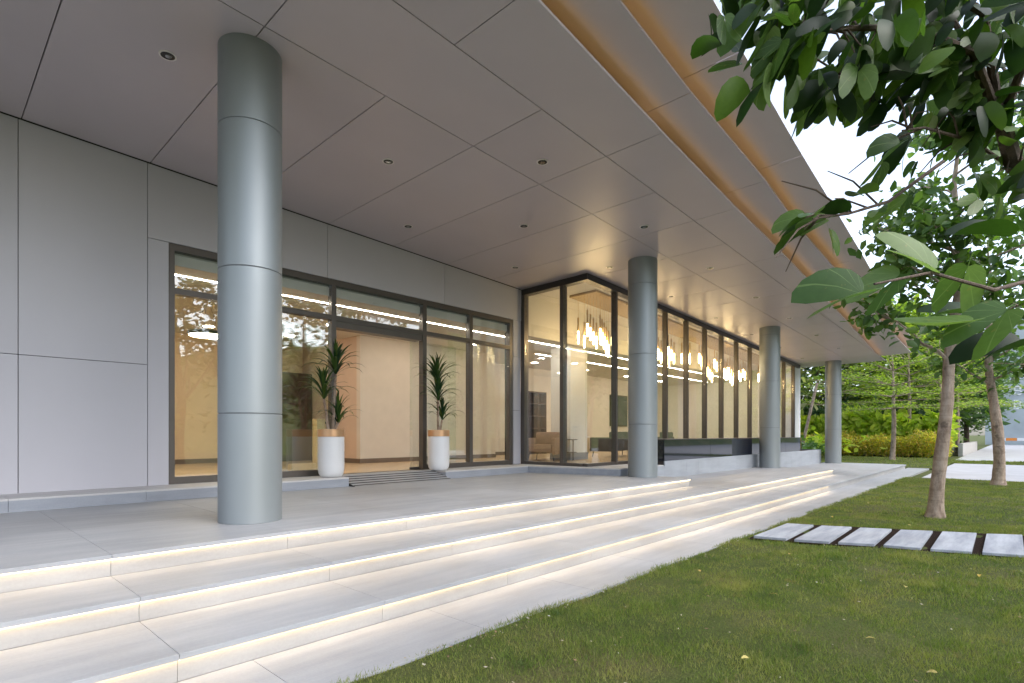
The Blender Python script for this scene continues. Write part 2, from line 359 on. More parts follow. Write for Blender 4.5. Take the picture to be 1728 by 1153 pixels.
# far paving, verge and drive
o = MB().prism([(21.3, -30), (32.6, -30), (32.6, 2.30), (21.3, 2.30)], -.05, .004).build('far_path', 'pave'); tag(o, kind='structure')
o = MB().prism([(32.6, -30), (36.6, -30), (36.6, 2.7), (32.6, 2.7)], -.05, .002).build('verge', 'turf'); tag(o, kind='structure')
o = MB().prism([(27.2, 2.3), (39.2, 2.55), (39.2, 30), (27.2, 30)], -.05, .001).build('verge', 'turf'); tag(o, kind='structure')
o = MB().prism([(36.6, -30), (95, -30), (95, 2.9), (36.6, 2.6)], -.05, .006).build('driveway', 'pave'); tag(o, kind='structure')
V = np.concatenate([blades(9000, 32.7, 36.5, -3, 2.6, .06, .03), blades(16000, 27.3, 39.1, 2.4, 12, .06, .03)]).reshape(-1, 3)
gb2 = npmesh('grass', V, np.arange(len(V)).reshape(-1, 3), 'blade'); tag(gb2, 'rough verge grass beyond the pale crossing path', 'grass', kind='stuff')

def hill_z(x, y):
    sm = lambda t: t*t*(3-2*t)
    a = sm(min(1, max(0, (-15-y)/17))); b = sm(min(1, max(0, (x-14)/10)))
    return -.3 + a*b*(10.5 + 13*sm(min(1, max(0, (x-34)/40))) + 1.2*math.sin(x*.21)*math.cos(y*.17)) + .12*a*b*math.sin(x*1.3+y)*math.sin(y*1.1)
V = []; F = []
for i in range(81):
    for j in range(41): V.append((12+i*1.6, -15-j*1.2, hill_z(12+i*1.6, -15-j*1.2)))
for i in range(80):
    for j in range(40): a = i*41+j; F.append((a, a+1, a+42, a+41))
M['slope'] = grass_mat('rough hillside grass', [(.14, .19, .05), (.22, .26, .08), (.32, .31, .13)])
hl = npmesh('hillside', V, F, 'slope', kind='structure')

# ------------------------------------------------------------------ terrace and steps
porch = MB().box(X0, 10.45, 4.87, 12, -.3, Z1-.035).build('porch_terrace', 'grout'); tag(porch, kind='structure')
mid = MB().box(X0, 18.45, 4.14, 10, -.3, Z2-.035).build('middle_terrace', 'grout'); tag(mid, kind='structure')
low = MB().box(X0, 26.4, 3.40, 10, -.3, Z3-.035).build('lower_terrace', 'grout'); tag(low, kind='structure')
walk = MB().box(X0, 27.1, LV+.004, 3.5, -.3, -.035).build('terrace_walk', 'grout'); tag(walk, kind='structure')
JT = lambda k: .984 + 1.312*k
def pave_run(parent, xa, xb, rows, z, off=0., name='paving_tile', m='stone', g=.001, th=.033):
    ks = [xa] + [JT(k)+off for k in range(-6, 22) if xa+.25 < JT(k)+off < xb-.25] + [xb]
    for i in range(len(ks)-1):
        for ya, yb in rows: MB().box(ks[i]+g, ks[i+1]-g, ya+g, yb-g, z-th, z).build(name, m, parent, bevel=.0015, seg=1)
def riser_run(parent, xa, xb, y, zb, zt, off=0.):
    ks = [xa] + [JT(k)+off for k in range(-6, 22) if xa+.25 < JT(k)+off < xb-.25] + [xb]
    for i in range(len(ks)-1): MB().box(ks[i]+.0012, ks[i+1]-.0012, y, y+.02, zb, zt).build('riser_panel', 'riser', parent)
OV = .034
pave_run(porch, X0, 10.5, [(4.822, 5.42), (5.42, 6.37), (6.37, 7.32), (7.32, 8.28)], Z1)
riser_run(porch, X0, 10.46, 4.822+OV, Z2+.001, Z1-.034)
for xa, xb in ((X0, 10.47),): MB().box(xa, xb, 4.8380, 4.8520, Z1-.0372, Z1-.0335).build('led_strip', 'led', porch)
for i in range(3): MB().box(10.466, 10.486, 4.86+i*.43, 4.86+(i+1)*.43-.003, Z2+.001, Z1-.034).build('riser_panel', 'riser', porch)
pave_run(mid, X0, 10.46, [(4.089, 4.855)], Z2, .0)
pave_run(mid, 10.49, 18.5, [(4.089, 4.82), (4.82, 5.5), (5.5, 6.16)], Z2, .33)
riser_run(mid, X0, 18.46, 4.089+OV, Z3+.001, Z2-.034)
MB().box(X0, 18.47, 4.1050, 4.1190, Z2-.0372, Z2-.0335).build('led_strip', 'led', mid)
for i in range(4): MB().box(18.466, 18.486, 4.13+i*.5, 4.13+(i+1)*.5-.003, Z3+.001, Z2-.034).build('riser_panel', 'riser', mid)
pave_run(low, X0, 18.46, [(3.346, 4.12)], Z3, .0)
pave_run(low, 18.49, 26.46, [(3.346, 4.1), (4.1, 5.1), (5.1, 6.16)], Z3, .2)
riser_run(low, X0, 26.42, 3.346+OV, .001, Z3-.034)
MB().box(X0, 14.76, 3.3620, 3.3760, Z3-.0372, Z3-.0335).build('led_strip', 'led', low)
for i in range(3): MB().box(26.42, 26.44, 3.38+i*.9, 3.38+(i+1)*.9-.003, .001, Z3-.034).build('riser_panel', 'riser', low)
pave_run(walk, X0, 27.15, [(LV, 3.378)], 0.0, .4)

# ------------------------------------------------------------------ building
bld = empty('office_building', (10, 9, 0), 'low warm grey panelled building with long tilted soffit, round pillars and glazed lobby', 'building')
# soffit: dark backing, then each panel
def strip_poly(xa, xb, fa, fb, n=4):
    xs = np.linspace(xa, xb, n); return [(x, fa(x)) for x in xs] + [(x, fb(x)) for x in xs[::-1]]
bk = MB().prism(strip_poly(X0, X1-.02, lambda x: G1(x)+.16, lambda x: VW+.3, 12), lambda x, y: CZ(x, y, .032), lambda x, y: CZ(x, y, .34))
soff = bk.build('soffit', 'joint', bld)
GAP = .011
def soffit_panel(xa, xb, fa, fb, dz=0, th=.03):
    MB().prism(strip_poly(xa+GAP/2, xb-GAP/2, lambda x: fa(x)+GAP/2, lambda x: fb(x)-GAP/2), lambda x, y: CZ(x, y, dz), lambda x, y: CZ(x, y, dz+th)).build('soffit_panel', 'soffit', soff)
VL1, VL2 = 5.257, 4.10
cst = lambda c: (lambda x: c)
ks = list(range(-6, 19))
for k in ks:
    xa, xb = KX(k), min(KX(k+1), X1)
    if xa >= X1-.05: continue
    if xb <= 10.3: soffit_panel(xa, xb, cst(VL1), cst(VW-.012))
    else: soffit_panel(xa, xb, cst(VL1), cst(7.14 if xa > 9.5 else VW-.012))
    if k == 0: soffit_panel(xa, KX(2), cst(VL2), cst(VL1))
    elif k != 1: soffit_panel(xa, xb, cst(VL2), cst(VL1))
xs3 = [X0] + [KX(k) for k in range(-5, 19, 2) if X0+.5 < KX(k) < X1-.4] + [X1]
for i in range(len(xs3)-1):
    soffit_panel(xs3[i], xs3[i+1], G1, cst(VL2))
    xa, xb = xs3[i]-(.2 if i else 0), xs3[i+1]-(.2 if i < len(xs3)-2 else 0)
    soffit_panel(xa, xb, G2, lambda x: G1(x)+.17, .20, .025)
    soffit_panel(xa, xb, G3, lambda x: G2(x)+.17, .40, .01)
# fillers and golden coves
for f, dz in ((G1, 0), (G2, .20)):
    up = MB(); xs = np.linspace(X0, X1-.03, 26)
    for i in range(25):
        xa, xb = xs[i], xs[i+1]
        up.quad((xa, f(xa)+.16, CZ(xa, f(xa), dz+.03)), (xb, f(xb)+.16, CZ(xb, f(xb), dz+.03)), (xb, f(xb)+.16, CZ(xb, f(xb), dz+.225)), (xa, f(xa)+.16, CZ(xa, f(xa), dz+.225)))
    up.build('cove_back', 'soffit', soff)
    cv = MB()
    for i in range(25):
        xa, xb = xs[i], xs[i+1]
        cv.prism([(xa, f(xa)+.05), (xb, f(xb)+.05), (xb, f(xb)+.08), (xa, f(xa)+.08)], lambda x, y: CZ(x, y, dz+.0302), lambda x, y: CZ(x, y, dz+.036))
    cv.build('cove_light', 'cove', soff)
rf = MB().prism(strip_poly(X0, X1-.05, lambda x: G3(x)+.7, lambda x: 17.5, 12), lambda x, y: CZ(x, min(y, 9), .76), lambda x, y: CZ(x, min(y, 9), 1.2)).build('roof', 'panel', bld)
ed = MB()
xs = np.linspace(X0, X1, 14)
for i in range(13):
    xa, xb = xs[i], xs[i+1]
    ed.prism([(xa, G3(xa)+.3), (xb, G3(xb)+.3), (xb, G3(xb)+.9), (xa, G3(xa)+.9)], lambda x, y: CZ(x, y, .412), lambda x, y: CZ(x, y, .44 + (.3 if y > G3(x)+.5 else 0)))
ed.build('roof_edge', 'panel', rf)

# facade wall
wl_ = MB()
wl_.box(X0, 2.50, VW+.03, VW+.28, Z1, 5.55)
wl_.box(2.50, 9.76, VW+.03, VW+.28, 4.09, 5.40)
wl_.box(9.76, 10.02, VW+.03, VW+.28, Z1, 5.40)
wall = wl_.build('facade_wall', 'joint', bld)
def wall_panel(xa, xb, za, zb, zfun=False):
    g = .004
    V = MB().prism([(xa+g, VW), (xb-g, VW), (xb-g, VW+.028), (xa+g, VW+.028)], za+g, (lambda x, y: CZ(x, VW)-.012) if zb is None else zb-g)
    V.build('wall_panel', 'panel', wall)
wx = [KX(k) for k in range(-6, 1)]
for i in range(len(wx)-1): wall_panel(wx[i]-.03, wx[i+1]-.03, .612, 2.315); wall_panel(wx[i]-.03, wx[i+1]-.03, 2.315, None)
wall_panel(wx[-1]-.03, 2.498, .612, 4.085)
for xa, xb in ((wx[-1]-.03, 4.95), (4.95, 7.62), (7.62, 10.05)): wall_panel(xa, xb, 4.085, None)
for za, zb in ((.63, 1.92), (1.92, 3.21), (3.21, 4.085)): wall_panel(9.762, 10.03, za, zb)
# granite ledge along the wall
lg = MB().box(X0, 4.93, 8.275, 9.2, -.2, LEDGE-.03).build('wall_plinth', 'joint', bld)
xs = [X0] + [JT(k)-.25 for k in range(-4, 3)] + [4.95]
for i in range(len(xs)-1):
    MB().box(xs[i]+.002, xs[i+1]-.002, 8.25, 8.274, Z1-.01, LEDGE-.022).build('plinth_stone', 'plinth', lg)
    MB().box(xs[i]+.002, xs[i+1]-.002, 8.252, VW+.05, LEDGE-.022, LEDGE).build('coping_stone', 'ledge', lg)
MB().box(4.93, 4.952, 8.276, 8.95, Z1-.01, LEDGE-.023).build('plinth_stone', 'plinth', lg)
lg2 = MB().box(7.08, 9.3, 8.275, 9.2, -.2, LEDGE-.03).build('wall_plinth', 'joint', bld)
MB().prism([(7.06, 8.25), (8.3, 8.25), (8.3, 8.274), (7.06, 8.274)], Z1-.01, LEDGE-.022).build('plinth_stone', 'plinth', lg2)
MB().box(8.303, 9.52, 8.25, 8.274, Z1-.01, LEDGE-.022).build('plinth_stone', 'plinth', lg2)
MB().box(7.058, 7.08, 8.276, 8.95, Z1-.01, LEDGE-.023).build('plinth_stone', 'plinth', lg2)
MB().prism([(7.06, 8.252), (9.6, 8.252), (9.6, VW+.05), (7.06, VW+.05)], LEDGE-.022, LEDGE).build('coping_stone', 'ledge', lg2)
# bay ledge and long planter plinth
bp_ = MB().prism([(9.62, 8.6), (10.05, 6.2), (25.6, 6.2), (25.6, 7.3), (10.2, 7.3), (10.2, 8.6)], -.2, LEDGE-.03).build('bay_plinth', 'joint', bld)
MB().prism([(9.5, 8.249), (10.0, 6.15), (10.025, 6.16), (9.53, 8.249)], Z1-.01, LEDGE-.022).build('plinth_stone', 'plinth', bp_)
MB().box(10.003, 11.2, 6.15, 6.175, Z1-.01, LEDGE-.022).build('plinth_stone', 'plinth', bp_)
MB().prism([(9.5, 8.251), (10.0, 6.152), (11.9, 6.152), (11.9, 7.2), (10.3, 7.2), (10.15, 8.9), (9.601, 8.9), (9.601, 8.251)], LEDGE-.022, LEDGE).build('coping_stone', 'ledge', bp_)
xs = [11.203, 11.95, 13.1, 13.8, 15.1, 16.4, 17.7, 19.0, 20.3, 21.6, 22.9, 24.3, 25.65]
for i in range(len(xs)-1): MB().box(xs[i]+.002, xs[i+1]-.002, 6.15, 6.175, .01, .72 if i else LEDGE-.022).build('plinth_stone', 'plinth_pale', bp_)
MB().box(25.625, 25.648, 6.177, 7.2, .01, .72).build('plinth_stone', 'plinth', bp_)
MB().box(22.75, 25.62, 6.18, 7.2, .60, .70).build('planter_soil', 'soil', bp_)
par = MB().box(11.97, 22.70, 6.185, 6.9, .60, 1.20).build('parapet', 'beam', bld)
xs = [11.95, 14.55, 16.5, 19.1, 21.0, 22.74]
for i in range(len(xs)-1): MB().box(xs[i]+.004, xs[i+1]-.004, 6.16, 6.184, .722, 1.215).build('parapet_panel', 'dark_glass', par)
MB().box(11.945, 11.968, 6.19, 6.9, .722, 1.215).build('parapet_panel', 'dark_glass', par)
MB().box(11.95, 22.74, 6.15, 6.92, 1.216, 1.232).build('parapet_cap', 'beam', par)

# pillars
def pillar(x, zb, label):
    y, r = 5.738, .2957
    core = MB().lathe([(r-.008, zb-.02), (r-.008, None)], 48, (x, y, 0), lambda a, b: CZ(a, b)+.02).build('pillar', 'seam', bld, smooth=True)
    core['label'] = label
    zz = [zb, 1.55, 2.97, 4.39 if x < 20 else 4.30]
    for i, z in enumerate(zz):
        z0 = z + (.004 if i else 0)
        if i < 3: pr = [(r-.003, z0), (r, z0+.003), (r, zz[i+1]-.007), (r-.003, zz[i+1]-.004)]; zf = None
        else: pr = [(r-.003, z0), (r, z0+.003), (r, None)]; zf = lambda a, b: CZ(a, b)+.002
        MB().lathe(pr, 64, (x, y, 0), zf).build('pillar_section', 'pillar', core, smooth=True)
    return core
pillar(2.33, Z1, 'tall grey metal pillar beside the lit steps'); pillar(10.194, Z1, 'grey metal pillar in front of the glass corner bay')
pillar(17.984, Z2, 'grey metal pillar before the dark parapet'); pillar(25.78, Z3, 'grey metal pillar at the far end of the terrace')

# entrance glazing
FV = VW+.01                                  # frame front
ent = MB().box(2.503, 9.757, FV, FV+.13, 3.985, 4.083).build('entrance_glazing', 'frame', bld)
MB().box(2.503, 2.575, FV+.002, FV+.128, LEDGE, 3.984).build('frame_post', 'frame', ent)
for xa, xb in ((5.035, 5.125), (7.055, 7.155), (8.35, 8.45), (9.65, 9.755)): MB().box(xa, xb, FV+.002, FV+.128, LEDGE, 3.984).build('mullion', 'frame', ent)
for xa, xb in ((2.576, 5.034), (5.126, 7.054), (7.156, 8.349), (8.451, 9.649)): MB().box(xa, xb, FV+.006, FV+.124, 3.37, 3.455).build('transom', 'frame', ent)
MB().box(5.127, 7.053, FV+.02, FV+.26, 3.25, 3.369).build('door_operator', 'frame', ent)
for xa, xb in ((2.576, 5.034), (7.156, 8.349), (8.451, 9.649)): MB().box(xa, xb, FV+.006, FV+.124, LEDGE, LEDGE+.10).build('sill_rail', 'frame', ent)
for xa, xb in ((2.576, 5.034), (5.126, 7.054), (7.156, 8.349), (8.451, 9.649)): MB().box(xa, xb, FV+.055, FV+.065, 3.456, 3.984).build('pane', 'glass', ent)
for xa, xb in ((2.576, 5.034), (7.156, 8.349), (8.451, 9.649)): MB().box(xa, xb, FV+.055, FV+.065, LEDGE+.101, 3.369).build('pane', 'glass', ent)
for xa, xb in ((6.86, 8.10), (4.02, 5.05)):
    lf = MB().box(xa, xb, FV+.17, FV+.182, LEDGE+.02, 3.25).build('sliding_door', 'glass', ent)
    MB().box(xa, xb, FV+.16, FV+.19, LEDGE+.004, LEDGE+.05).build('door_rail', 'frame', lf)
# entrance ramp with thin raised black strips
ra = lambda y: Z1+.003+(LEDGE-.001-Z1-.003)*min(1, max(0, (y-8.06)/.56))
rampb = MB(); rampb.v = [(4.953,8.05,.3),(7.057,8.05,.3),(7.057,9.3,.3),(4.953,9.3,.3),(4.953,8.05,ra(8.05)-.012),(7.057,8.05,ra(8.05)-.012),(7.057,8.62,LEDGE-.012),(4.953,8.62,LEDGE-.012),(7.057,9.3,LEDGE-.012),(4.953,9.3,LEDGE-.012)]
rampb.f = [(4,5,6,7),(7,6,8,9),(0,1,5,4),(0,4,7,9,3),(1,2,8,6,5),(2,3,9,8),(3,2,1,0)]
rb = rampb.build('entrance_ramp', 'joint', bld)
ys = [8.055, 8.165, 8.275, 8.385, 8.495, 8.62]
for i in range(5):
    ya, yb = ys[i], ys[i+1]
    MB().quad((4.955, ya, ra(ya)), (7.055, ya, ra(ya)), (7.055, yb, ra(yb)), (4.955, yb, ra(yb))).build('ramp_slab', 'stone', rb)
    q = MB(); y0, y1 = ya+.045, ya+.075
    for dz in (0,): q.v = [(4.96, y0, ra(y0)-.004), (7.05, y0, ra(y0)-.004), (7.05, y1, ra(y1)-.004), (4.96, y1, ra(y1)-.004), (4.96, y0, ra(y0)+.006), (7.05, y0, ra(y0)+.006), (7.05, y1, ra(y1)+.006), (4.96, y1, ra(y1)+.006)]
    q.f = [(0,3,2,1),(4,5,6,7),(0,1,5,4),(1,2,6,5),(2,3,7,6),(3,0,4,7)]; q.build('black_strip', 'metal_black', rb)
MB().box(4.955, 7.055, 8.60, FV-.0, LEDGE-.012, LEDGE).build('ramp_slab', 'stone', rb)

# glass corner bay and curtain wall
CV = 7.058; CU = 10.08
cw = MB()
cw.prism([(CU-.03, CV-.05), (25.9, CV-.05), (25.9, CV+.14), (CU+.14, CV+.14)], lambda x, y: CZ(x, y)-.14, lambda x, y: CZ(x, y)-.004)
cw.prism([(CU-.03, CV-.05), (CU+.14, CV+.14), (CU+.14, VW+.02), (CU-.03, VW+.02)], lambda x, y: CZ(x, y)-.14, lambda x, y: CZ(x, y)-.004)
cwo = cw.build('curtain_wall', 'beam', bld)
bt = lambda x, y: CZ(x, y)-.141
ms = [11.27+1.26*i for i in range(12)]
for x in ms: MB().prism([(x-.035, CV-.04), (x+.035, CV-.04), (x+.035, CV+.10), (x-.035, CV+.10)], LEDGE, bt).build('mullion', 'frame', cwo)
for y in (7.72,): MB().prism([(CU-.04, y-.045), (CU+.12, y-.045), (CU+.12, y+.045), (CU-.04, y+.045)], LEDGE, bt).build('mullion', 'frame', cwo)
MB().prism([(CU-.035, VW-.10), (CU+.12, VW-.10), (CU+.12, VW+.01), (CU-.035, VW+.01)], LEDGE, bt).build('mullion', 'frame', cwo)
px_ = [CU+.006] + ms
for i in range(len(px_)-1):
    xa = px_[i]+(.036 if i else 0); xb = px_[i+1]-.036
    MB().prism([(xa, CV+.02), (xb, CV+.02), (xb, CV+.032), (xa, CV+.032)], LEDGE+.07, bt).build('pane', 'glass', cwo)
    MB().box(xa, xb, CV-.03, CV+.1, LEDGE, LEDGE+.069).build('sill_rail', 'frame', cwo)
for ya, yb in ((CV+.033, 7.674), (7.766, VW-.101)):
    MB().prism([(CU+.006, ya), (CU+.018, ya), (CU+.018, yb), (CU+.006, yb)], LEDGE+.07, bt).build('pane', 'glass', cwo)
    MB().box(CU-.03, CU+.1, ya+(.07 if ya < 7.2 else 0), yb, LEDGE, LEDGE+.069).build('sill_rail', 'frame', cwo)
MB().box(25.2, 26.25, CV+.05, CV+.30, .0, 4.42).build('end_wall', 'white', bld)
MB().box(26.0, 26.25, CV+.30, 13.6, .0, 4.3).build('end_wall', 'white', bld)
MB().box(25.2, 26.25, CV-.0, CV+.05, .0, 1.2).build('end_panel', 'dark_glass', bld)

# ------------------------------------------------------------------ interior shell (parts of the building)
MB().prism([(X0, 9.22), (26, 9.22), (26, 15.2), (X0, 15.2)], LEDGE-.2, LEDGE-.002).build('lobby_floor', 'floor_in', bld)
MB().box(10.22, 26, 7.22, 9.219, LEDGE-.2, LEDGE-.003).build('bay_floor', 'floor_in', bld)
lc = MB().box(X0, 26, 9.05, 15.2, 3.80, 3.95).build('lobby_ceiling', 'ceil_in', bld)
MB().box(10.1, 26, 9.0, 9.049, 3.79, 4.95).build('bulkhead', 'ceil_in', bld)
MB().prism([(10.1, 7.2), (26, 7.2), (26, 9.0), (10.1, 9.0)], lambda x, y: CZ(x, y)-.03, lambda x, y: CZ(x, y)+.02).build('bay_ceiling', 'ceil_in', bld)
MB().box(X0, 7.6, 15.0, 15.2, LEDGE-.01, 3.81).build('interior_wall', 'wall_lamplit', bld)
MB().box(1.2, 1.4, 9.23, 15.0, LEDGE-.01, 3.81).build('interior_wall', 'wall_lamplit', bld)
blk = MB().box(7.53, 12.3, 12.03, 12.2, LEDGE-.01, 3.81).build('interior_wall', 'wall_in', bld)
MB().box(7.53, 7.65, 12.201, 15.0, LEDGE-.01, 3.81).build('interior_wall', 'wall_pink', bld)
MB().box(12.3, 26, 13.4, 13.6, LEDGE-.01, 3.81).build('interior_wall', 'wall_in', bld)
MB().box(12.18, 12.3, 12.201, 13.4, LEDGE-.01, 3.81).build('interior_wall', 'wall_in', bld)
for bx in ((7.51, 12.31, 12.015, 12.03), (7.515, 7.53, 12.03, 14.98), (1.4, 7.51, 14.985, 15.0), (12.31, 26, 13.385, 13.4)): MB().box(*bx, LEDGE-.01, LEDGE+.11).build('skirting', 'base', bld)
MB().box(12.45, 13.25, 9.25, 9.95, LEDGE-.01, 3.80).build('interior_column', 'white', bld)
MB().box(12.43, 13.27, 9.23, 9.249, LEDGE, LEDGE+.2).build('skirting', 'plinth', bld)
MB().box(12.43, 12.449, 9.25, 9.97, LEDGE, LEDGE+.2).build('skirting', 'plinth', bld)
MB().box(2.0, 10.4, 9.55, 9.572, 3.79, 3.799).build('linear_light', 'led_in', lc)
MB().box(10.7, 25.4, 9.50, 9.522, 3.79, 3.799).build('linear_light', 'led_in', lc)
MB().box(12.9, 25.4, 10.88, 10.905, 3.79, 3.799).build('linear_light', 'led_in', lc)
for x, y in ((2.6, 11.4), (4.6, 11.4), (6.4, 11.4), (2.6, 13.6), (4.6, 13.6), (6.4, 13.4), (8.6, 10.9), (10.4, 10.9), (14.5, 12.3), (17.5, 12.3), (20.5, 12.3), (23.5, 12.3)):
    MB().lathe([(.10, 3.79), (.105, 3.799)], 20, (x, y, 0)).build('added_ceiling_light', 'fill_light', lc)  # added glowing discs, placed only to brighten the interior
MB().box(5.75, 7.50, 14.4, 14.98, LEDGE-.01, 3.0).build('wood_panel_wall', 'wood_dark', bld)

# ------------------------------------------------------------------ interior things
def disc_pendant(x, y, z, r):
    t = empty('disc_pendant_lamp', (x, y, z), 'glowing round disc pendant lamp behind the entrance glass', 'lamp')
    MB().lathe([(r-.02, z-.0), (r, z+.015), (r, z+.05), (r-.03, z+.07)], 40, (x, y, 0)).build('shade', 'metal_black', t, smooth=True)
    MB().lathe([(r-.03, z-.012), (r-.018, z-.001)], 40, (x, y, 0)).build('diffuser', 'disc', t, smooth=True)
    for k in range(3): MB().tube([(x+(r-.1)*math.cos(k*2.1), y+(r-.1)*math.sin(k*2.1), z+.07), (x, y, 3.80)], .003, 5).build('cable', 'metal_black', t)
disc_pendant(3.55, 10.6, 3.09, .30)
# chandelier
ch = empty('pendant_chandelier', (17, 7.9, 4.6), 'long brass board with rows of glowing tube pendants inside the glass bay', 'chandelier')
BDZ = lambda x, y: CZ(x, y)-.09
MB().prism([(11.1, 7.50), (24.5, 7.50), (24.5, 8.28), (11.1, 8.28)], BDZ, lambda x, y: CZ(x, y)-.031).build('ceiling_board', 'board', ch)
tubes = []
for (x, y) in ((11.36, 8.2), (11.55, 8.15)): tubes.append((x, y))
for i in range(4): tubes.append((11.30+.13*i, 7.88))
for i in range(5): tubes.append((11.44+.09*i, 7.60))
xx = 12.3
R2 = random.Random(5)
while xx < 24.2:
    yy = R2.choice((7.6, 7.74, 7.88, 8.02, 8.16)); n = R2.choice((1, 2, 2, 3, 3))
    for i in range(n): tubes.append((xx+.14*i, yy-.02*i))
    xx += R2.uniform(.32, .62)
last = None; ztop = 4.2
for i, (x, y) in enumerate(tubes):
    if last and abs(x-last[0]) < .3 and abs(y-last[1]) < .1: ztop -= .085
    else: ztop = 4.34 + R2.uniform(-.1, .08)
    last = (x, y); zt = ztop - .022*(x-11.4)
    t = MB().tube([(x, y, zt), (x, y, zt-.34)], .021, 10).build('pendant_tube', 'brass', ch, smooth=True)
    MB().tube([(x, y, BDZ(x, y)+.005), (x, y, zt-.002)], .0035, 5).build('rod', 'brass', t)
    MB().lathe([(.018, zt-.341), (.022, zt-.43), (.022, zt-.62), (.013, zt-.655)], 10, (x, y, 0)).build('glass_tip', 'tip', t, smooth=True)
# armchairs, sofa, credenza, side table, cabinet, artwork
def seat(name, label, cat, x, y, w, d, h, m, rz=0, group=None):
    t = empty(name, (x, y, LEDGE), label, cat, group); objs = []
    def p(nm, b, mm, bev=.03):
        B_ = MB().box(*b); o = B_.build(nm, mm, None, bevel=bev, smooth=True); o.parent = t; objs.append(o)
    p('seat_cushion', (-w/2+.1, w/2-.1, -d/2, d/2-.16, .24, .44), m, .04)
    p('backrest', (-w/2+.08, w/2-.08, d/2-.2, d/2, .2, h), m, .05)
    for s in (-1, 1): p('armrest', (min(s*w/2, s*(w/2-.1)), max(s*w/2, s*(w/2-.1)), -d/2, d/2, .18, .62), m, .03)
    for sx in (-1, 1):
        for sy in (-1, 1):
            o = MB().tube([(sx*(w/2-.06), sy*(d/2-.06), 0), (sx*(w/2-.1), sy*(d/2-.1), .24)], .013, 6).build('leg', 'metal_black', None); o.parent = t
    t.rotation_euler = (0, 0, rz); return t
seat('armchair', 'tan upholstered armchair with thin black legs beside the white column', 'armchair', 11.75, 9.6, .85, .8, .78, 'leather', math.radians(-70))
seat('sofa', 'charcoal upholstered sofa behind the curtain wall glass', 'sofa', 15.6, 9.7, 1.9, .85, .80, 'grey_fabric', math.radians(180))
seat('armchair', 'charcoal upholstered armchair at the end of the dark sofa', 'armchair', 18.2, 9.6, .85, .8, .8, 'grey_fabric', math.radians(180))
t = empty('credenza', (14.2, 10.4, LEDGE), 'low pale credenza standing beside the charcoal sofa', 'cabinet')
MB().box(13.75, 14.65, 10.15, 10.6, LEDGE+.1, LEDGE+.62).build('carcass', 'wall_in', t, bevel=.01)
MB().box(13.73, 14.67, 10.13, 10.62, LEDGE+.621, LEDGE+.65).build('top', 'white', t)
for k in range(2): MB().box(13.76+.445*k, 14.195+.445*k, 10.128, 10.149, LEDGE+.12, LEDGE+.6).build('door', 'wood_pale', t)
for sx in (13.8, 14.6):
    for sy in (10.2, 10.55): MB().tube([(sx, sy, LEDGE), (sx, sy, LEDGE+.1)], .015, 6).build('leg', 'metal_black', t)
t = empty('side_table', (12.2, 9.1, LEDGE), 'small black steel side table next to the tan armchair', 'table')
MB().lathe([(.22, LEDGE+.56), (.22, LEDGE+.58)], 24, (12.2, 9.1, 0)).build('top', 'metal_black', t)
MB().lathe([(.2, LEDGE+.22), (.2, LEDGE+.235)], 24, (12.2, 9.1, 0)).build('shelf', 'metal_black', t)
for k in range(3): MB().tube([(12.2+.19*math.cos(k*2.09), 9.1+.19*math.sin(k*2.09), LEDGE), (12.2+.19*math.cos(k*2.09), 9.1+.19*math.sin(k*2.09), LEDGE+.565)], .01, 6).build('leg', 'metal_black', t)
t = empty('bookcase', (15.5, 13.2, LEDGE), 'tall dark walnut display bookcase against the beige back wall', 'bookcase')
MB().box(15.0, 16.0, 13.25, 13.38, LEDGE, 2.9).build('back', 'wood_dark', t)
for x in (15.0, 15.5, 15.97): MB().box(x, x+.03, 12.99, 13.249, LEDGE, 2.9).build('side', 'wood_dark', t)
for z in (.65, 1.1, 1.55, 2.0, 2.45, 2.87): MB().box(15.031, 15.499, 13.0, 13.249, z, z+.03).build('shelf', 'wood_dark', t); MB().box(15.531, 15.969, 13.0, 13.249, z, z+.03).build('shelf', 'wood_dark', t)
t = empty('wall_screen', (21.6, 13.36, 1.7), 'dark rectangular wall panel hanging behind the sofa', 'screen')
MB().box(20.9, 22.3, 13.33, 13.398, 1.7, 3.1).build('frame', 'wood_dark', t); MB().box(20.95, 22.25, 13.322, 13.329, 1.75, 3.05).build('screen_face', 'dark_glass', t)
t = empty('stair_railing', (5.6, 10.5, LEDGE), 'pale oak newel post with black metal balustrade behind the entrance glass', 'railing')
MB().box(5.52, 5.70, 10.4, 10.58, LEDGE, 1.66).build('newel_post', 'wood_pale', t, bevel=.006)
MB().box(5.0, 5.95, 10.42, 10.56, LEDGE, LEDGE+.14).build('base_rail', 'wood_pale', t)
MB().box(5.70, 5.98, 10.46, 10.52, 1.56, 1.6).build('handrail', 'metal_black', t)
for k in range(2): MB().tube([(5.8+.11*k, 10.49, LEDGE+.135), (5.8+.11*k, 10.49, 1.565)], .008, 6).build('baluster', 'metal_black', t)

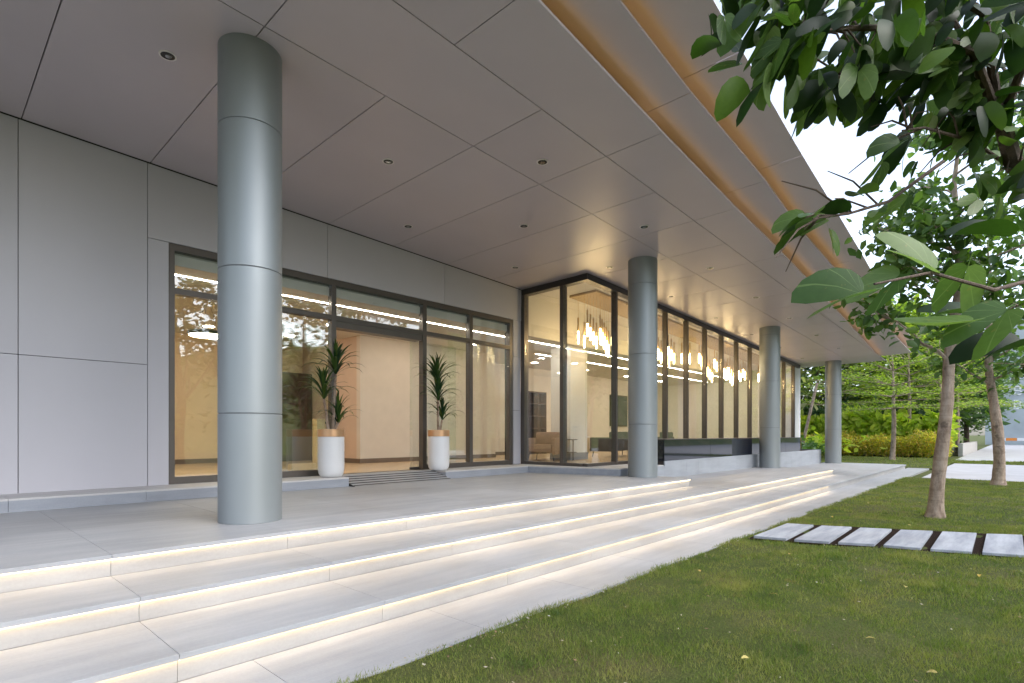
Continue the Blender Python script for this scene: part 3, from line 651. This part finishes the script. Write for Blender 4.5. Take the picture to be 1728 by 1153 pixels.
# recessed downlights in the soffit
DL = [(1.77,6.38),(4.45,6.41),(7.28,6.42),(10.07,6.45),(12.9,6.47),(15.71,6.48),(18.55,6.48),(21.4,6.48),(24.19,6.48),(5.86,4.83),(8.69,4.86),(11.5,4.88),(14.33,4.9),(17.07,4.91),(19.96,4.92),(22.8,4.9),(5.95,7.97),(8.77,7.98)]
for i, (x, y) in enumerate(DL):
    z = CZ(x, y)
    row = 'along the pillar line row nearer the glass' if y > 6 and y < 7 else ('in the outer row near the golden coves' if y < 6 else 'in the inner row over the entrance')
    t = empty('recessed_downlight', (x, y, z), 'small round unlit downlight recessed in the soffit, ' + row, 'downlight', 'soffit downlights, ' + row)
    n = 20
    MB().lathe([(.062, z-.004), (.080, z-.006), (.082, z+.004)], n, (x, y, 0)).build('trim_ring', 'trim', t, smooth=True)
    MB().lathe([(.064, z-.0068), (.0645, z-.0045)], n, (x, y, 0)).build('baffle', 'downlight', t)
    MB().lathe([(.028, z-.009), (.03, z-.0066)], 14, (x+.008, y+.005, 0)).build('lens', 'lens', t)

# ------------------------------------------------------------------ planters with dracaena
def planter(x, y, label):
    t = empty('planter_pot', (x, y, LEDGE), label, 'planter', 'white planters by the entrance')
    r = .215
    MB().lathe([(r*.72, 0), (r*.84, .02), (r*.94, .065), (r*.99, .13), (r, .2), (r, .675)], 40, (x, y, LEDGE)).build('pot', 'pot', t, smooth=True)
    MB().lathe([(r-.002, .676), (r+.003, .68), (r+.003, .80), (r-.012, .803), (r-.02, .78), (r-.02, .74)], 40, (x, y, LEDGE)).build('copper_band', 'copper', t, smooth=True)
    MB().lathe([(r-.021, .72), (r-.021, .765)], 24, (x, y, LEDGE)).build('potting_soil', 'soil', t)
    return t
def blade_mesh(L, wd, droop):
    m = MB(); n = 6; prev = None; pts = []
    ang = math.radians(72); x = z = 0.0
    for i in range(n+1):
        s = i/n; ww = wd*(.55+1.2*s-1.75*s*s*s)*.5 if s < .999 else .001
        ww = max(ww, .001); pts.append((x, z, ww)); x += L/n*math.cos(ang); z += L/n*math.sin(ang); ang -= droop*(s*.9+.25)/n*2
    for (x, z, ww) in pts: m.v += [(x, -ww, z+ww*.35), (x, 0, z), (x, ww, z+ww*.35)]
    for i in range(n):
        k = 3*i; m.f += [(k, k+1, k+4, k+3), (k+1, k+2, k+5, k+4)]
    me = bpy.data.meshes.new('leaf'); me.from_pydata(m.v, [], m.f); me.materials.append(M['leaf_drac'])
    me.polygons.foreach_set('use_smooth', [True]*len(me.polygons)); return me
BL = [blade_mesh(.46+.05*i, .05, .50+.36*i) for i in range(4)]
def dracaena(x, y, label, heads, seed):
    R = random.Random(seed)
    t = empty('dracaena_plant', (x, y, LEDGE+.75), label, 'plant', 'dracaena plants by the entrance')
    for (dx, dy, z, sc, n) in heads:
        MB().tube([(x+dx*.35, y+dy*.35, LEDGE+.74), (x+dx*.6, y+dy*.6, (LEDGE+.74+z)/2), (x+dx, y+dy, z+.02)], [.026, .022, .02], 8).build('cane', 'bark', t, smooth=True)
        for i in range(n):
            s = i/n; az = i*2.39996+R.uniform(-.2, .2); tilt = math.radians(14 - 62*s + R.uniform(-7, 7))
            mw = Matrix.Translation((x+dx, y+dy, z+.17*s*sc)) @ Matrix.Rotation(az, 4, 'Z') @ Matrix.Rotation(-tilt if False else math.radians(28-50*s)+R.uniform(-.12, .12), 4, 'Y') @ Matrix.Scale(sc*R.uniform(.8, 1.12), 4)
            o = link('leaf', BL[min(3, int((1-s)*4))], None, None); o.matrix_world = mw
            o.parent = t; o.matrix_parent_inverse = Matrix.Translation(t.location).inverted()
PL = [(4.80, 8.56), (7.17, 8.60)]
planter(*PL[0], 'white rounded planter with copper band at the open side of the doorway'); planter(*PL[1], 'white rounded planter with copper band in front of the fixed door glass')
dracaena(*PL[0], 'spiky dracaena with leaning canes in the planter nearest the big pillar', [(.05, -.06, 2.34, 1.05, 40), (-.12, .03, 1.92, 1.0, 40), (.14, .02, 1.52, .9, 30)], 1)
dracaena(*PL[1], 'upright dark dracaena in the planter before the fixed door glass', [(-.02, .02, 2.36, 1.05, 40), (-.05, -.04, 2.0, .95, 36), (.09, .0, 1.62, .85, 30)], 2)

# ------------------------------------------------------------------ vegetation
def leafcloud(P, size, flat=0., up=.3, spread=None):
    n = len(P); d = RNG.normal(size=(n, 3)); d[:, 2] = d[:, 2]*(1-flat) - .15
    d /= np.linalg.norm(d, axis=1)[:, None]
    r = RNG.normal(size=(n, 3)); r[:, 2] += up*4*RNG.random(n); sx = np.cross(d, r); sx /= np.linalg.norm(sx, axis=1)[:, None]+1e-9
    nn = np.cross(sx, d); L = size*RNG.uniform(.65, 1.3, n)[:, None]; W = L*.30
    V = np.empty((n, 6, 3)); V[:, 0] = P; V[:, 1] = P+d*L*.38+sx*W+nn*L*.06; V[:, 2] = P+d*L*.8+sx*W*.6+nn*L*.02
    V[:, 3] = P+d*L-nn*L*.08; V[:, 4] = P+d*L*.8-sx*W*.6+nn*L*.02; V[:, 5] = P+d*L*.38-sx*W+nn*L*.06
    k = np.arange(n)[:, None]*6
    F = np.concatenate([k+np.array([[0, 1, 2, 3]]), k+np.array([[0, 3, 4, 5]])])
    return V.reshape(-1, 3), F
def quad_leaves(P, size, tilt=.5):
    n = len(P); az = RNG.uniform(0, 2*np.pi, n); d = np.stack([np.cos(az), np.sin(az), RNG.normal(0, tilt, n)], 1); d /= np.linalg.norm(d, axis=1)[:, None]
    s = np.stack([-np.sin(az), np.cos(az), RNG.normal(0, tilt, n)], 1); L = (size*RNG.uniform(.6, 1.35, n))[:, None]
    V = np.empty((n, 4, 3)); V[:, 0] = P; V[:, 1] = P+d*L*.5+s*L*.28; V[:, 2] = P+d*L; V[:, 3] = P+d*L*.5-s*L*.28
    return V.reshape(-1, 3), np.arange(n*4).reshape(-1, 4)
def clump_points(c, rad, nclump, per, cr, shell=.55):
    u = RNG.normal(size=(nclump, 3)); u /= np.linalg.norm(u, axis=1)[:, None]
    rr = (shell+(1-shell)*RNG.random(nclump))[:, None]; C = np.array(c)+u*rr*np.array(rad)
    return (C[:, None, :] + RNG.normal(size=(nclump, per, 3))*cr*np.array([1, 1, .65])*RNG.uniform(.6, 1.3, (nclump, 1, 1))).reshape(-1, 3), C
def grow_tree(name, label, base, trunk, rad, limbs, cloud, lm, bm_='bark', group=None, leafobjs=None, size=.2, fn=quad_leaves):
    t = empty(name, base, label, 'tree', group)
    tp, tr_ = [], []
    for i in range(len(trunk)-1):
        for k in range(6):
            q = k/6; p = Vector(trunk[i]).lerp(Vector(trunk[i+1]), q); r = rad[i]*(1-q)+rad[i+1]*q
            hgt = p.z-trunk[0][2]; r *= 1+.38*math.exp(-hgt/.13)+.045*math.sin(hgt*9+i)*math.sin(hgt*23)
            tp.append(p+Vector((math.sin(hgt*3.1)*.012, math.cos(hgt*2.3)*.012, 0))); tr_.append(r)
    tp.append(Vector(trunk[-1])); tr_.append(rad[-1])
    tr = MB().tube(tp, tr_, 14).build('trunk', bm_, t, smooth=True)
    for pts, r in limbs: MB().tube(pts, r, 6).build('limb', bm_, t, smooth=True)
    if cloud is not None and len(cloud):
        V, F = fn(cloud, size); npmesh('crown', V, F, lm, t, 'stuff')
    return t
def wig(a, b, n, amp, R):
    a, b = Vector(a), Vector(b); return [a.lerp(b, i/n)+Vector((R.uniform(-amp, amp), R.uniform(-amp, amp), R.uniform(-amp, amp)*.5))*(0 if i in (0,) else 1) for i in range(n+1)]

# bauhinia leaf meshes: two lobes joined on a folded midrib
def bauhinia(fold, curl):
    half = [(0, 0), (.11, -.07), (.24, -.06), (.35, .06), (.42, .28), (.46, .56), (.45, .84), (.38, 1.04), (.27, 1.10), (.14, .90), (.015, .50)]
    m = MB()
    for s in (1, -1):
        k = len(m.v); pts = half if s == 1 else [(-x, y) for x, y in half]
        mid = [(s*.02, .12), (s*.20, .38), (s*.22, .70)]
        z = lambda x, y: abs(x)*fold - curl*(y-.3)**2 - .12*(abs(x)-.25)**2
        m.v += [(x, y, z(x, y)) for x, y in pts]; m.v += [(s*.22, .32, z(.22, .32)+.02), (s*.28, .70, z(.28, .70)+.02)]
        n = len(pts); A, B_ = k+n, k+n+1
        tri = [(k, k+1, A), (k+1, k+2, A), (k+2, k+3, A), (k+3, k+4, A), (k+4, k+5, A), (k+5, B_, A), (k+5, k+6, B_), (k+6, k+7, B_), (k+7, k+8, B_), (k+8, k+9, B_), (k+9, k+10, B_), (k+10, A, B_), (k+10, k, A)]
        m.f += tri if s == 1 else [q[::-1] for q in tri]
    k = len(m.v); m.v += [(-.012, -.35, -.03), (.012, -.35, -.03), (.010, .02, .0), (-.010, .02, .0)]; m.f.append((k, k+1, k+2, k+3))
    me = bpy.data.meshes.new('leaf'); me.from_pydata(m.v, [], m.f); me.polygons.foreach_set('use_smooth', [True]*len(me.polygons)); return me
BH = []
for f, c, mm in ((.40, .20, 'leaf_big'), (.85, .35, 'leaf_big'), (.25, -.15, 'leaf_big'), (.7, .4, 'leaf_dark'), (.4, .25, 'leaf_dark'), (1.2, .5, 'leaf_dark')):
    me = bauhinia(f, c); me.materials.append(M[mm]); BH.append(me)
def place_leaf(me, p, axis, normal, size, parent, name='leaf'):
    y = Vector(axis).normalized(); z = Vector(normal); z = (z - y*z.dot(y)).normalized(); x = y.cross(z)
    mw = Matrix(((x.x, y.x, z.x, p[0]), (x.y, y.y, z.y, p[1]), (x.z, y.z, z.z, p[2]), (0, 0, 0, 1))) @ Matrix.Scale(size, 4)
    o = link(name, me, None); o.matrix_world = mw; o.parent = parent; o.matrix_parent_inverse = Matrix.Translation(parent.location).inverted(); return o

# foreground bauhinia tree: trunk stands on the lawn just outside the view, limbs reach over the camera side
RT = random.Random(3)
ft = empty('bauhinia_tree', (3.9, -.95, 0), 'overhanging tree with large twin-lobed dark leaves reaching in over the lawn', 'tree')
MB().tube([(3.9, -.95, -.05), (3.93, -.9, .6), (3.86, -.75, 1.3), (3.78, -.5, 1.9), (3.62, -.12, 2.42)], [.13, .105, .095, .085, .06], 12).build('trunk', 'bark', ft, smooth=True)
limbs = {
 'A': [(3.62,-.12,2.42),(3.52,.03,2.62),(3.33,.07,2.76),(3.10,.16,2.95),(2.95,.32,3.08),(2.75,.55,3.12)],
 'C': [(3.52,.03,2.62),(3.6,.2,3.3),(3.4,.4,3.75),(3.0,.6,3.9)],
 'D': [(3.62,-.12,2.42),(3.0,-.2,2.1),(2.45,-.05,1.85),(2.1,.06,1.76),(1.85,.18,1.78),(1.62,.27,1.72)],
 'E': [(3.33,.07,2.76),(3.0,-.1,3.1),(2.6,.0,3.2),(2.3,.15,3.25)],
 'G': [(3.33,.07,2.73),(2.98,.15,2.93),(2.63,.31,2.92),(2.29,.46,2.81),(2.12,.58,2.75),(2.0,.67,2.69)],
 'H': [(3.33,.07,2.73),(3.02,.12,3.10),(2.60,.27,3.08),(2.29,.46,3.02),(2.10,.60,2.96),(1.98,.68,2.88)],
 'I': [(3.33,.07,2.73),(3.17,.25,2.91),(2.87,.43,2.92),(2.62,.55,2.83),(2.41,.70,2.80)],
 'J': [(3.68,-.01,2.60),(3.37,.17,2.72),(2.85,.30,2.62),(2.66,.35,2.55)],
 'K': [(3.60,.30,2.75),(3.11,.46,2.44),(2.63,.53,2.26),(2.42,.61,2.20)],
 'F': [(3.62,-.12,2.42),(4.2,-.1,3.0),(4.7,.1,3.7),(5.0,.3,4.2)],
}
for k, L in limbs.items(): MB().tube(L, np.linspace(.045, .008, len(L)) if k == 'A' else np.linspace(.010 if k in 'DKJ' else .020, .003, len(L)), 7).build('branch', 'bark_dark', ft, smooth=True)
def along(L, s):
    f_ = s*(len(L)-1); i = min(int(f_), len(L)-2); return Vector(L[i]).lerp(Vector(L[i+1]), f_-i)
def tree_leaf(k, sp, rt):
    p = along(limbs[k], rt.uniform(.15, 1.0)) + Vector((rt.gauss(0, sp*.5), rt.gauss(0, sp*.5), rt.gauss(-.03, sp*.38)))
    ax = Vector((rt.uniform(-1, .4), rt.uniform(-.4, 1), rt.uniform(-1.5, .1))); nm = Vector((-.55*rt.uniform(.1, 1.3)+rt.gauss(0, .3), -.5*rt.uniform(.1, 1.3)+rt.gauss(0, .3), rt.uniform(.1, 1)))
    return rt.choice((0, 0, 1, 2, 3, 3, 4, 5)), p, ax, nm, rt.uniform(.07, .14)
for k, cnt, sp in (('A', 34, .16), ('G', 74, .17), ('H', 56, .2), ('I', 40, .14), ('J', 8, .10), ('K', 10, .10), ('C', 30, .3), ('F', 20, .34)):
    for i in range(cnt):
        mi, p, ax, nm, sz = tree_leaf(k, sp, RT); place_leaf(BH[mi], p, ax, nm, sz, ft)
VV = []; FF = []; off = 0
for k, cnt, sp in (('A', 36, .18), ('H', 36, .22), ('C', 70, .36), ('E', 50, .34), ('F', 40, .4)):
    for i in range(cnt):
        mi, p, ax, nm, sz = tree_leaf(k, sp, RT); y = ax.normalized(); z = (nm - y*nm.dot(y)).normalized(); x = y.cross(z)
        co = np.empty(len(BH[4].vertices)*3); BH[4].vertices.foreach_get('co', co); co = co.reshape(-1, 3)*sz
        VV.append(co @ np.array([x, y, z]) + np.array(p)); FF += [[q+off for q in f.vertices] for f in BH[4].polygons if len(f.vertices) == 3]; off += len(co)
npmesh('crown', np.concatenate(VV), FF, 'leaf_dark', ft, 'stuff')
for k in ('A', 'G', 'H', 'I', 'C', 'J', 'K'):
    for i in range(9):
        p = along(limbs[k], RT.uniform(.15, .97)); q = p + Vector((RT.uniform(-.3, .12), RT.uniform(-.1, .22), RT.uniform(-.22, .12)))
        MB().tube([p, p.lerp(q, .5)+Vector((0, 0, .03)), q], [.005, .004, .002], 5).build('twig', 'bark_dark', ft)
# limb D carries the pale twin-lobed leaves at eye level
CR = Vector((.6773, -.7356, 0)); CF = Vector((.7356, .6773, 0)); CU_ = Vector((0, 0, 1))
for (p, ang, tilt, sz, mi, back) in (((1.60,.29,1.70), 196, .75, .145, 1, .1), ((1.83,.245,1.785), 222, .75, .125, 0, .3), ((1.90,.18,1.80), 150, .75, .155, 0, .1), ((2.06,.115,1.83), 268, .45, .125, 2, .5),
      ((1.97,.10,1.655), 186, .25, .16, 2, .2), ((2.04,.03,1.69), 226, .55, .15, 0, .2), ((2.26,.09,1.725), 176, .3, .15, 4, .2), ((2.1,.0,1.60), 200, .3, .15, 3, .2), ((2.25,.03,1.95), 170, .3, .14, 3, .3)):
    a = math.radians(ang); ax = CR*math.cos(a)+CU_*math.sin(a)+CF*back; nm = -CF*tilt+CU_*.8
    place_leaf(BH[mi], p, ax, nm, sz, ft)

# lawn trees in view
R4 = random.Random(21)
def twig_crown(lims, per, spread, size):
    P = []
    for L, _ in lims:
        for i in range(per):
            s = R4.uniform(.25, 1.0); p = along(L, s); P.append(tuple(p+Vector((R4.gauss(0, spread), R4.gauss(0, spread), R4.gauss(-.03, spread*.7)))))
    return np.array(P)
def lawn_tree(label, trunk, rad, limbdef, per, spread, size, nobj, name='lawn_tree'):
    base = trunk[0]; lims = []
    for (s, tip, r) in limbdef:
        st = along(trunk, s); lims.append((wig(st, tip, 5, .07, R4), list(np.linspace(r, r*.22, 6))))
        for _ in range(3):
            q = along(lims[-1][0], R4.uniform(.35, .9)); lims.append((wig(q, q+Vector((R4.uniform(-.6, .6), R4.uniform(-.6, .6), R4.uniform(-.15, .45))), 3, .04, R4), list(np.linspace(r*.4, r*.12, 4))))
    P = twig_crown(lims, per, spread, size)
    ix = list(range(len(P))); R4.shuffle(ix)
    t = grow_tree(name, label, base, trunk, rad, lims, P[ix[nobj:]], 'leaf_mid', 'bark', 'young trees on the lawn', size=size, fn=lambda p, s: leafcloud(p, s))
    for i in ix[:nobj]:
        ax = Vector((R4.gauss(0, 1), R4.gauss(0, 1), R4.gauss(-.35, .5))); nm = Vector((R4.gauss(0, .5), R4.gauss(0, .5), 1))
        place_leaf(LM[R4.randrange(3)], P[i], ax, nm, size*R4.uniform(.75, 1.3), t)
    return t
def oval(fold, curl):
    m = MB(); half = [(0, 0), (.16, .12), (.27, .34), (.27, .58), (.16, .82), (0, 1)]
    for s in (1, -1):
        k = len(m.v); m.v += [(s*x, y, x*fold-curl*(y-.4)**2) for x, y in half]+[(0, .35, 0), (0, .7, -curl*.09)]
        tri = [(k, k+1, k+6), (k+1, k+2, k+6), (k+2, k+3, k+7, k+6), (k+3, k+4, k+7), (k+4, k+5, k+7)]
        m.f += tri if s == 1 else [q[::-1] for q in tri]
    me = bpy.data.meshes.new('leaf'); me.from_pydata(m.v, [], m.f); me.polygons.foreach_set('use_smooth', [True]*len(me.polygons)); me.materials.append(M['leaf_mid']); return me
LM = [oval(.3, .2), oval(.55, .5), oval(.15, -.1)]
T1 = [(11.45, 1.045, -.05), (11.45, 1.03, .45), (11.45, .99, 1.0), (11.45, .90, 1.9), (11.45, .86, 2.63), (11.45, .76, 3.6), (11.46, .76, 4.5), (11.47, .80, 5.4), (11.5, .74, 6.2)]
lawn_tree('leaning slim lawn tree with smooth tan trunk beside the stepping slabs', T1, [.115, .10, .095, .085, .078, .066, .052, .036, .02],
  [(.48, (10.9, 1.75, 3.35), .03), (.55, (11.2, -.2, 3.4), .03), (.62, (10.6, 1.7, 4.5), .03), (.68, (11.8, -.6, 4.5), .03), (.72, (11.2, 1.95, 4.9), .03), (.8, (10.6, .2, 5.2), .025), (.85, (12.0, 1.4, 5.8), .02), (.9, (11.2, -.4, 6.0), .02), (.95, (11.3, 1.2, 6.4), .015), (.58, (11.0, 1.5, 4.0), .025), (.66, (11.9, 1.6, 4.3), .025), (.75, (11.0, -.3, 4.8), .025), (.7, (10.8, 1.1, 4.9), .025)], 44, .19, .17, 280)
T2 = [(19.74, .46, -.05), (19.74, .45, .6), (19.74, .50, 1.5), (19.74, .56, 2.2), (19.74, .66, 3.1), (19.7, .68, 4.2), (19.7, .6, 5.4), (19.7, .7, 6.4)]
lawn_tree('crooked brown lawn tree standing before the pale crossing path', T2, [.145, .125, .125, .105, .09, .07, .045, .02],
  [(.5, (19.3, 1.5, 3.5), .035), (.52, (19.2, -.6, 3.5), .035), (.6, (20.2, -.8, 4.3), .03), (.66, (19.0, 1.6, 4.6), .03), (.75, (19.4, -.5, 5.3), .03), (.85, (20.2, 1.4, 6.0), .025), (.92, (19.3, .2, 6.8), .02)], 30, .24, .22, 180)

# tiered feathery trees beyond the verge
def tier_tree(label, x, y, h, rad, seed, dens=1.0):
    R = random.Random(seed); lims = []; P = []
    fork = h*.33
    trunk = [(x, y, -.05), (x+.02, y-.03, fork*.5), (x+.05, y-.06, fork), (x+.02, y-.02, h*.6), (x, y, h*.95)]
    for tz, tr in ((.38, 1.0), (.52, .95), (.66, .8), (.8, .62), (.94, .42)):
        for k in range(6):
            a = k*1.047+R.uniform(-.4, .4)+tz*3; rr = rad*tr*R.uniform(.75, 1.1); tip = (x+math.cos(a)*rr, y+math.sin(a)*rr, h*tz+R.uniform(.1, .45))
            L = wig(along(trunk, min(.97, .35+tz*.6)), tip, 4, .08, R); lims.append((L, list(np.linspace(.035, .007, 5))))
            n = int(150*dens*tr)
            s = RNG.uniform(.3, 1.05, n); Lp = np.array([tuple(along(L, min(q, 1))) for q in s]); P.append(Lp+RNG.normal(size=(n, 3))*np.array([.38, .38, .07])*(.5+s[:, None]*.6))
    return grow_tree('tiered_tree', label, (x, y, 0), trunk, [.13, .115, .105, .06, .02], lims, np.concatenate(P), 'leaf_pale', 'bark', 'tiered trees beyond the verge', size=.15, fn=lambda p, s: quad_leaves(p, s, .3))
tier_tree('pale green tiered tree with a forked tan trunk on the verge', 35.2, 5.05, 6.6, 3.4, 1, 1.5)
tier_tree('pale green tiered tree rooted behind the yellow hedge', 42.0, 5.2, 8.4, 4.0, 2, 1.3)
tier_tree('pale green tiered tree with a straight trunk among the croton hedge', 43.5, 3.8, 7.6, 3.6, 3, 1.3)
tier_tree('pale green tiered tree next to the driveway edge', 47.0, 3.2, 8.0, 4.0, 4, 1.2)
tier_tree('pale green tiered tree behind the far pillar', 41.0, 9.2, 8.0, 4.0, 5, 1.3)
# croton hedge, ginger row, shrubs, wood
def hedge(name, label, cat, x0, x1, y0, y1, z0, z1, n, size, m, tilt=.9):
    P = np.stack([RNG.uniform(x0, x1, n), RNG.uniform(y0, y1, n), z0+(z1-z0)*RNG.random(n)**.7], 1)
    P[:, 2] *= 1+.22*np.sin(P[:, 1]*2.1+P[:, 0])*np.sin(P[:, 1]*.83+1)+.14*np.sin(P[:, 1]*7.3)*np.sin(P[:, 0]*5.1)
    V, F = (leafcloud(P, size, 0, .1) if tilt > .95 else quad_leaves(P, size, tilt)); o = npmesh(name, V, F, m); return tag(o, label, cat, kind='stuff')
hedge('croton_hedge', 'low yellow and orange croton hedge along the verge', 'hedge', 39.3, 41.0, 3.0, 16, .02, 1.25, 22000, .12, 'leaf_gold')
hedge('ginger_row', 'lime green leafy border behind the croton hedge', 'shrubs', 41.2, 43.0, 3.2, 13, .3, 2.3, 6500, .55, 'leaf_lime', 1.0)
hedge('shrub_border', 'dark green shrubs behind the lime border', 'shrubs', 43.2, 46.0, 3.4, 20, .2, 3.0, 12000, .38, 'leaf_far', 1.0)
def wood_tree(label, x, y, h, r, m, seed, n=42, per=90, group='trees of the wood behind the terrace'):
    R = random.Random(seed); trunk = [(x, y, -.05), (x+R.uniform(-.2, .2), y, h*.3), (x+R.uniform(-.3, .3), y+R.uniform(-.3, .3), h*.75)]
    P, C = clump_points((x, y, h*.58), (r, r, h*.42), n, per, r*.2)
    lims = [(wig(trunk[1], tuple(c), 3, .2, R), [.09, .06, .04, .02]) for c in C[::6]]
    return grow_tree('wood_tree', label, (x, y, 0), trunk, [.24, .18, .08], lims, P, m, 'bark_dark', group, size=r*.13)
for i, (x, y, h, r, m, lb) in enumerate((
  (38, 14.0, 8.0, 3.6, 'leaf_wood', 'pale mottled leafy tree right behind the white end wall'),
  (46, 12.5, 11.0, 4.5, 'leaf_wood', 'broad mottled tree behind the far end pillar'),
  (50, 8.0, 11.5, 4.6, 'leaf_pale', 'tall yellow green tree above the dark shrubs'),
  (52, 4.6, 10.0, 4.2, 'leaf_mid', 'mid green tree behind the tiered trees'),
  (58, 10, 14.0, 5.5, 'leaf_far', 'deep green tall tree at the back of the wood'),
  (60, 4.8, 11.0, 4.5, 'leaf_far', 'dark rounded tree at the driveway bend'),
  (66, 3.8, 8.0, 3.2, 'leaf_mid', 'small round tree farthest along the driveway'),
  (44, 19, 12, 5, 'leaf_far', 'dark tall tree at the side of the building'))): wood_tree(lb, x, y, h, r, m, 40+i)
# trees across the lawn behind the viewer, seen mirrored in the glazing
for i, (x, y, h, r, lb) in enumerate(((8.0, -9.5, 9.0, 3.0, 'round leafy tree across the lawn facing the entrance'), (14.5, -10.5, 10.0, 3.3, 'broad leafy tree across the lawn facing the corner bay'), (20, -13.0, 7.5, 3.0, 'leafy tree across the lawn facing the curtain wall'), (26, -10, 8.5, 3.6, 'leafy tree across the lawn facing the far pillar'), (-6, -11, 7.0, 2.8, 'leafy tree across the lawn facing the blank wall'), (34, -12, 9, 4, 'leafy tree beyond the crossing path on the open side'))):
    wood_tree(lb, x, y, h, r, 'leaf_mid', 70+i, 34, 70, 'trees across the lawn')
# leaning timber prop by the end wall
o = MB().tube([(34, 9.25, -.05), (34, 8.98, 1.28), (34, 8.35, 4.2)], [.09, .085, .07], 8).build('leaning_pole', 'bark', smooth=True); tag(o, 'bare leaning timber pole between the end wall and far pillar', 'pole')
def fern(label, x, y, z, r, n, m, name='leafy_shrub'):
    P = np.array([x, y, z])+RNG.normal(size=(n, 3))*np.array([r, r, r*.45]); P[:, 2] = np.abs(P[:, 2]-z)+z
    t = empty(name, (x, y, 0), label, 'shrub', 'shrubs beside the end wall')
    MB().tube([(x, y, -.05), (x, y, z+r*.3)], [.04, .02], 6).build('stem', 'bark_dark', t); V, F = quad_leaves(P, r*.42, .5); npmesh('foliage', V, F, m, t, 'stuff')
fern('green fan leaved shrub beside the leaning pole', 33.2, 9.4, .35, .8, 420, 'leaf_mid'); fern('dark low shrub at the foot of the white end wall', 31.5, 8.6, .3, .6, 320, 'leaf_far'); fern('bright green shrub between pole and far pillar', 36.5, 9.0, .5, .9, 460, 'leaf_lime')

# low wall, barrier and site hoarding at the far end of the drive
o = MB().box(45, 60, 2.75, 3.0, -.1, .75).build('low_wall', 'kerb', bevel=.02); tag(o, 'low pale concrete wall along the driveway edge', 'wall')
hd = empty('site_hoarding', (96, -2, 0), 'tall pale blue grey advertising hoarding with white lettering at the end of the drive', 'billboard')
M['hoard'] = plain('haze tinted hoarding print', (.43, .47, .485), .6, 0, .2, .3)  # distance haze put into the board's pale colour
MB().box(95.9, 96.1, -14, 3.6, .0, 17).build('board', 'hoard', hd)
for y in (-12, -6, 0, 3): MB().box(96.1, 96.3, y-.1, y+.1, 0, 16.8).build('post', 'metal_black', hd)
for txt, z in (('3 BHKs', 6.35), ('2 BHKs', 4.55)):
    cu = bpy.data.curves.new('lettering', 'FONT'); cu.body = txt; cu.size = 1.75; cu.extrude = .02; tmp = bpy.data.objects.new('tmp', cu); COL.objects.link(tmp)
    dg = bpy.context.evaluated_depsgraph_get(); me = bpy.data.meshes.new_from_object(tmp.evaluated_get(dg)); bpy.data.objects.remove(tmp)
    me.materials.clear(); me.materials.append(M['white'])
    o = link('lettering', me, hd, None); o.matrix_parent_inverse = Matrix.Translation(hd.location).inverted()
    o.matrix_basis = Matrix.Translation((95.86, 2.3, z)) @ Matrix.Rotation(math.radians(-90), 4, 'Z') @ Matrix.Rotation(math.radians(90), 4, 'X')
ba = empty('road_barrier', (80, .5, 0), 'orange and white striped road barrier across the end of the drive', 'barrier')
M['orange'] = plain('orange paint', (.75, .25, .04), .5)
for i in range(8): MB().box(79.95, 80.1, 2.2-i*.9-.88, 2.2-i*.9, .65, .95).build('stripe', 'orange' if i % 2 else 'white', ba)
for y in (2.1, -1.5, -4.9): MB().box(79.96, 80.3, y-.06, y+.06, 0, .56).build('foot', 'metal_black', ba)
# fallen leaves on the lawn
fm = oval(.25, .5); fm.materials.clear(); fm.materials.append(M['leaf_fallen'])
for i, (x, y) in enumerate(((4.9,1.5),(5.9,.75),(4.2,.75),(6.6,1.9),(8.0,2.75),(10.2,2.3),(12.5,2.2),(5.2,2.3),(3.4,1.2),(9.95,1.25),(13.5,1.5),(3.9,.35),(6.9,.3))):
    o = link('fallen_leaf', fm); o.location = (x, y, turf_z(x, y)+.028 if y < LV else .006); o.rotation_euler = (.2*math.sin(i), .25*math.cos(i*2), i*1.7); o.scale = (.055, .06, .06)
    tag(o, 'small yellow fallen leaf lying on the grass', 'leaf', 'fallen leaves on the lawn')
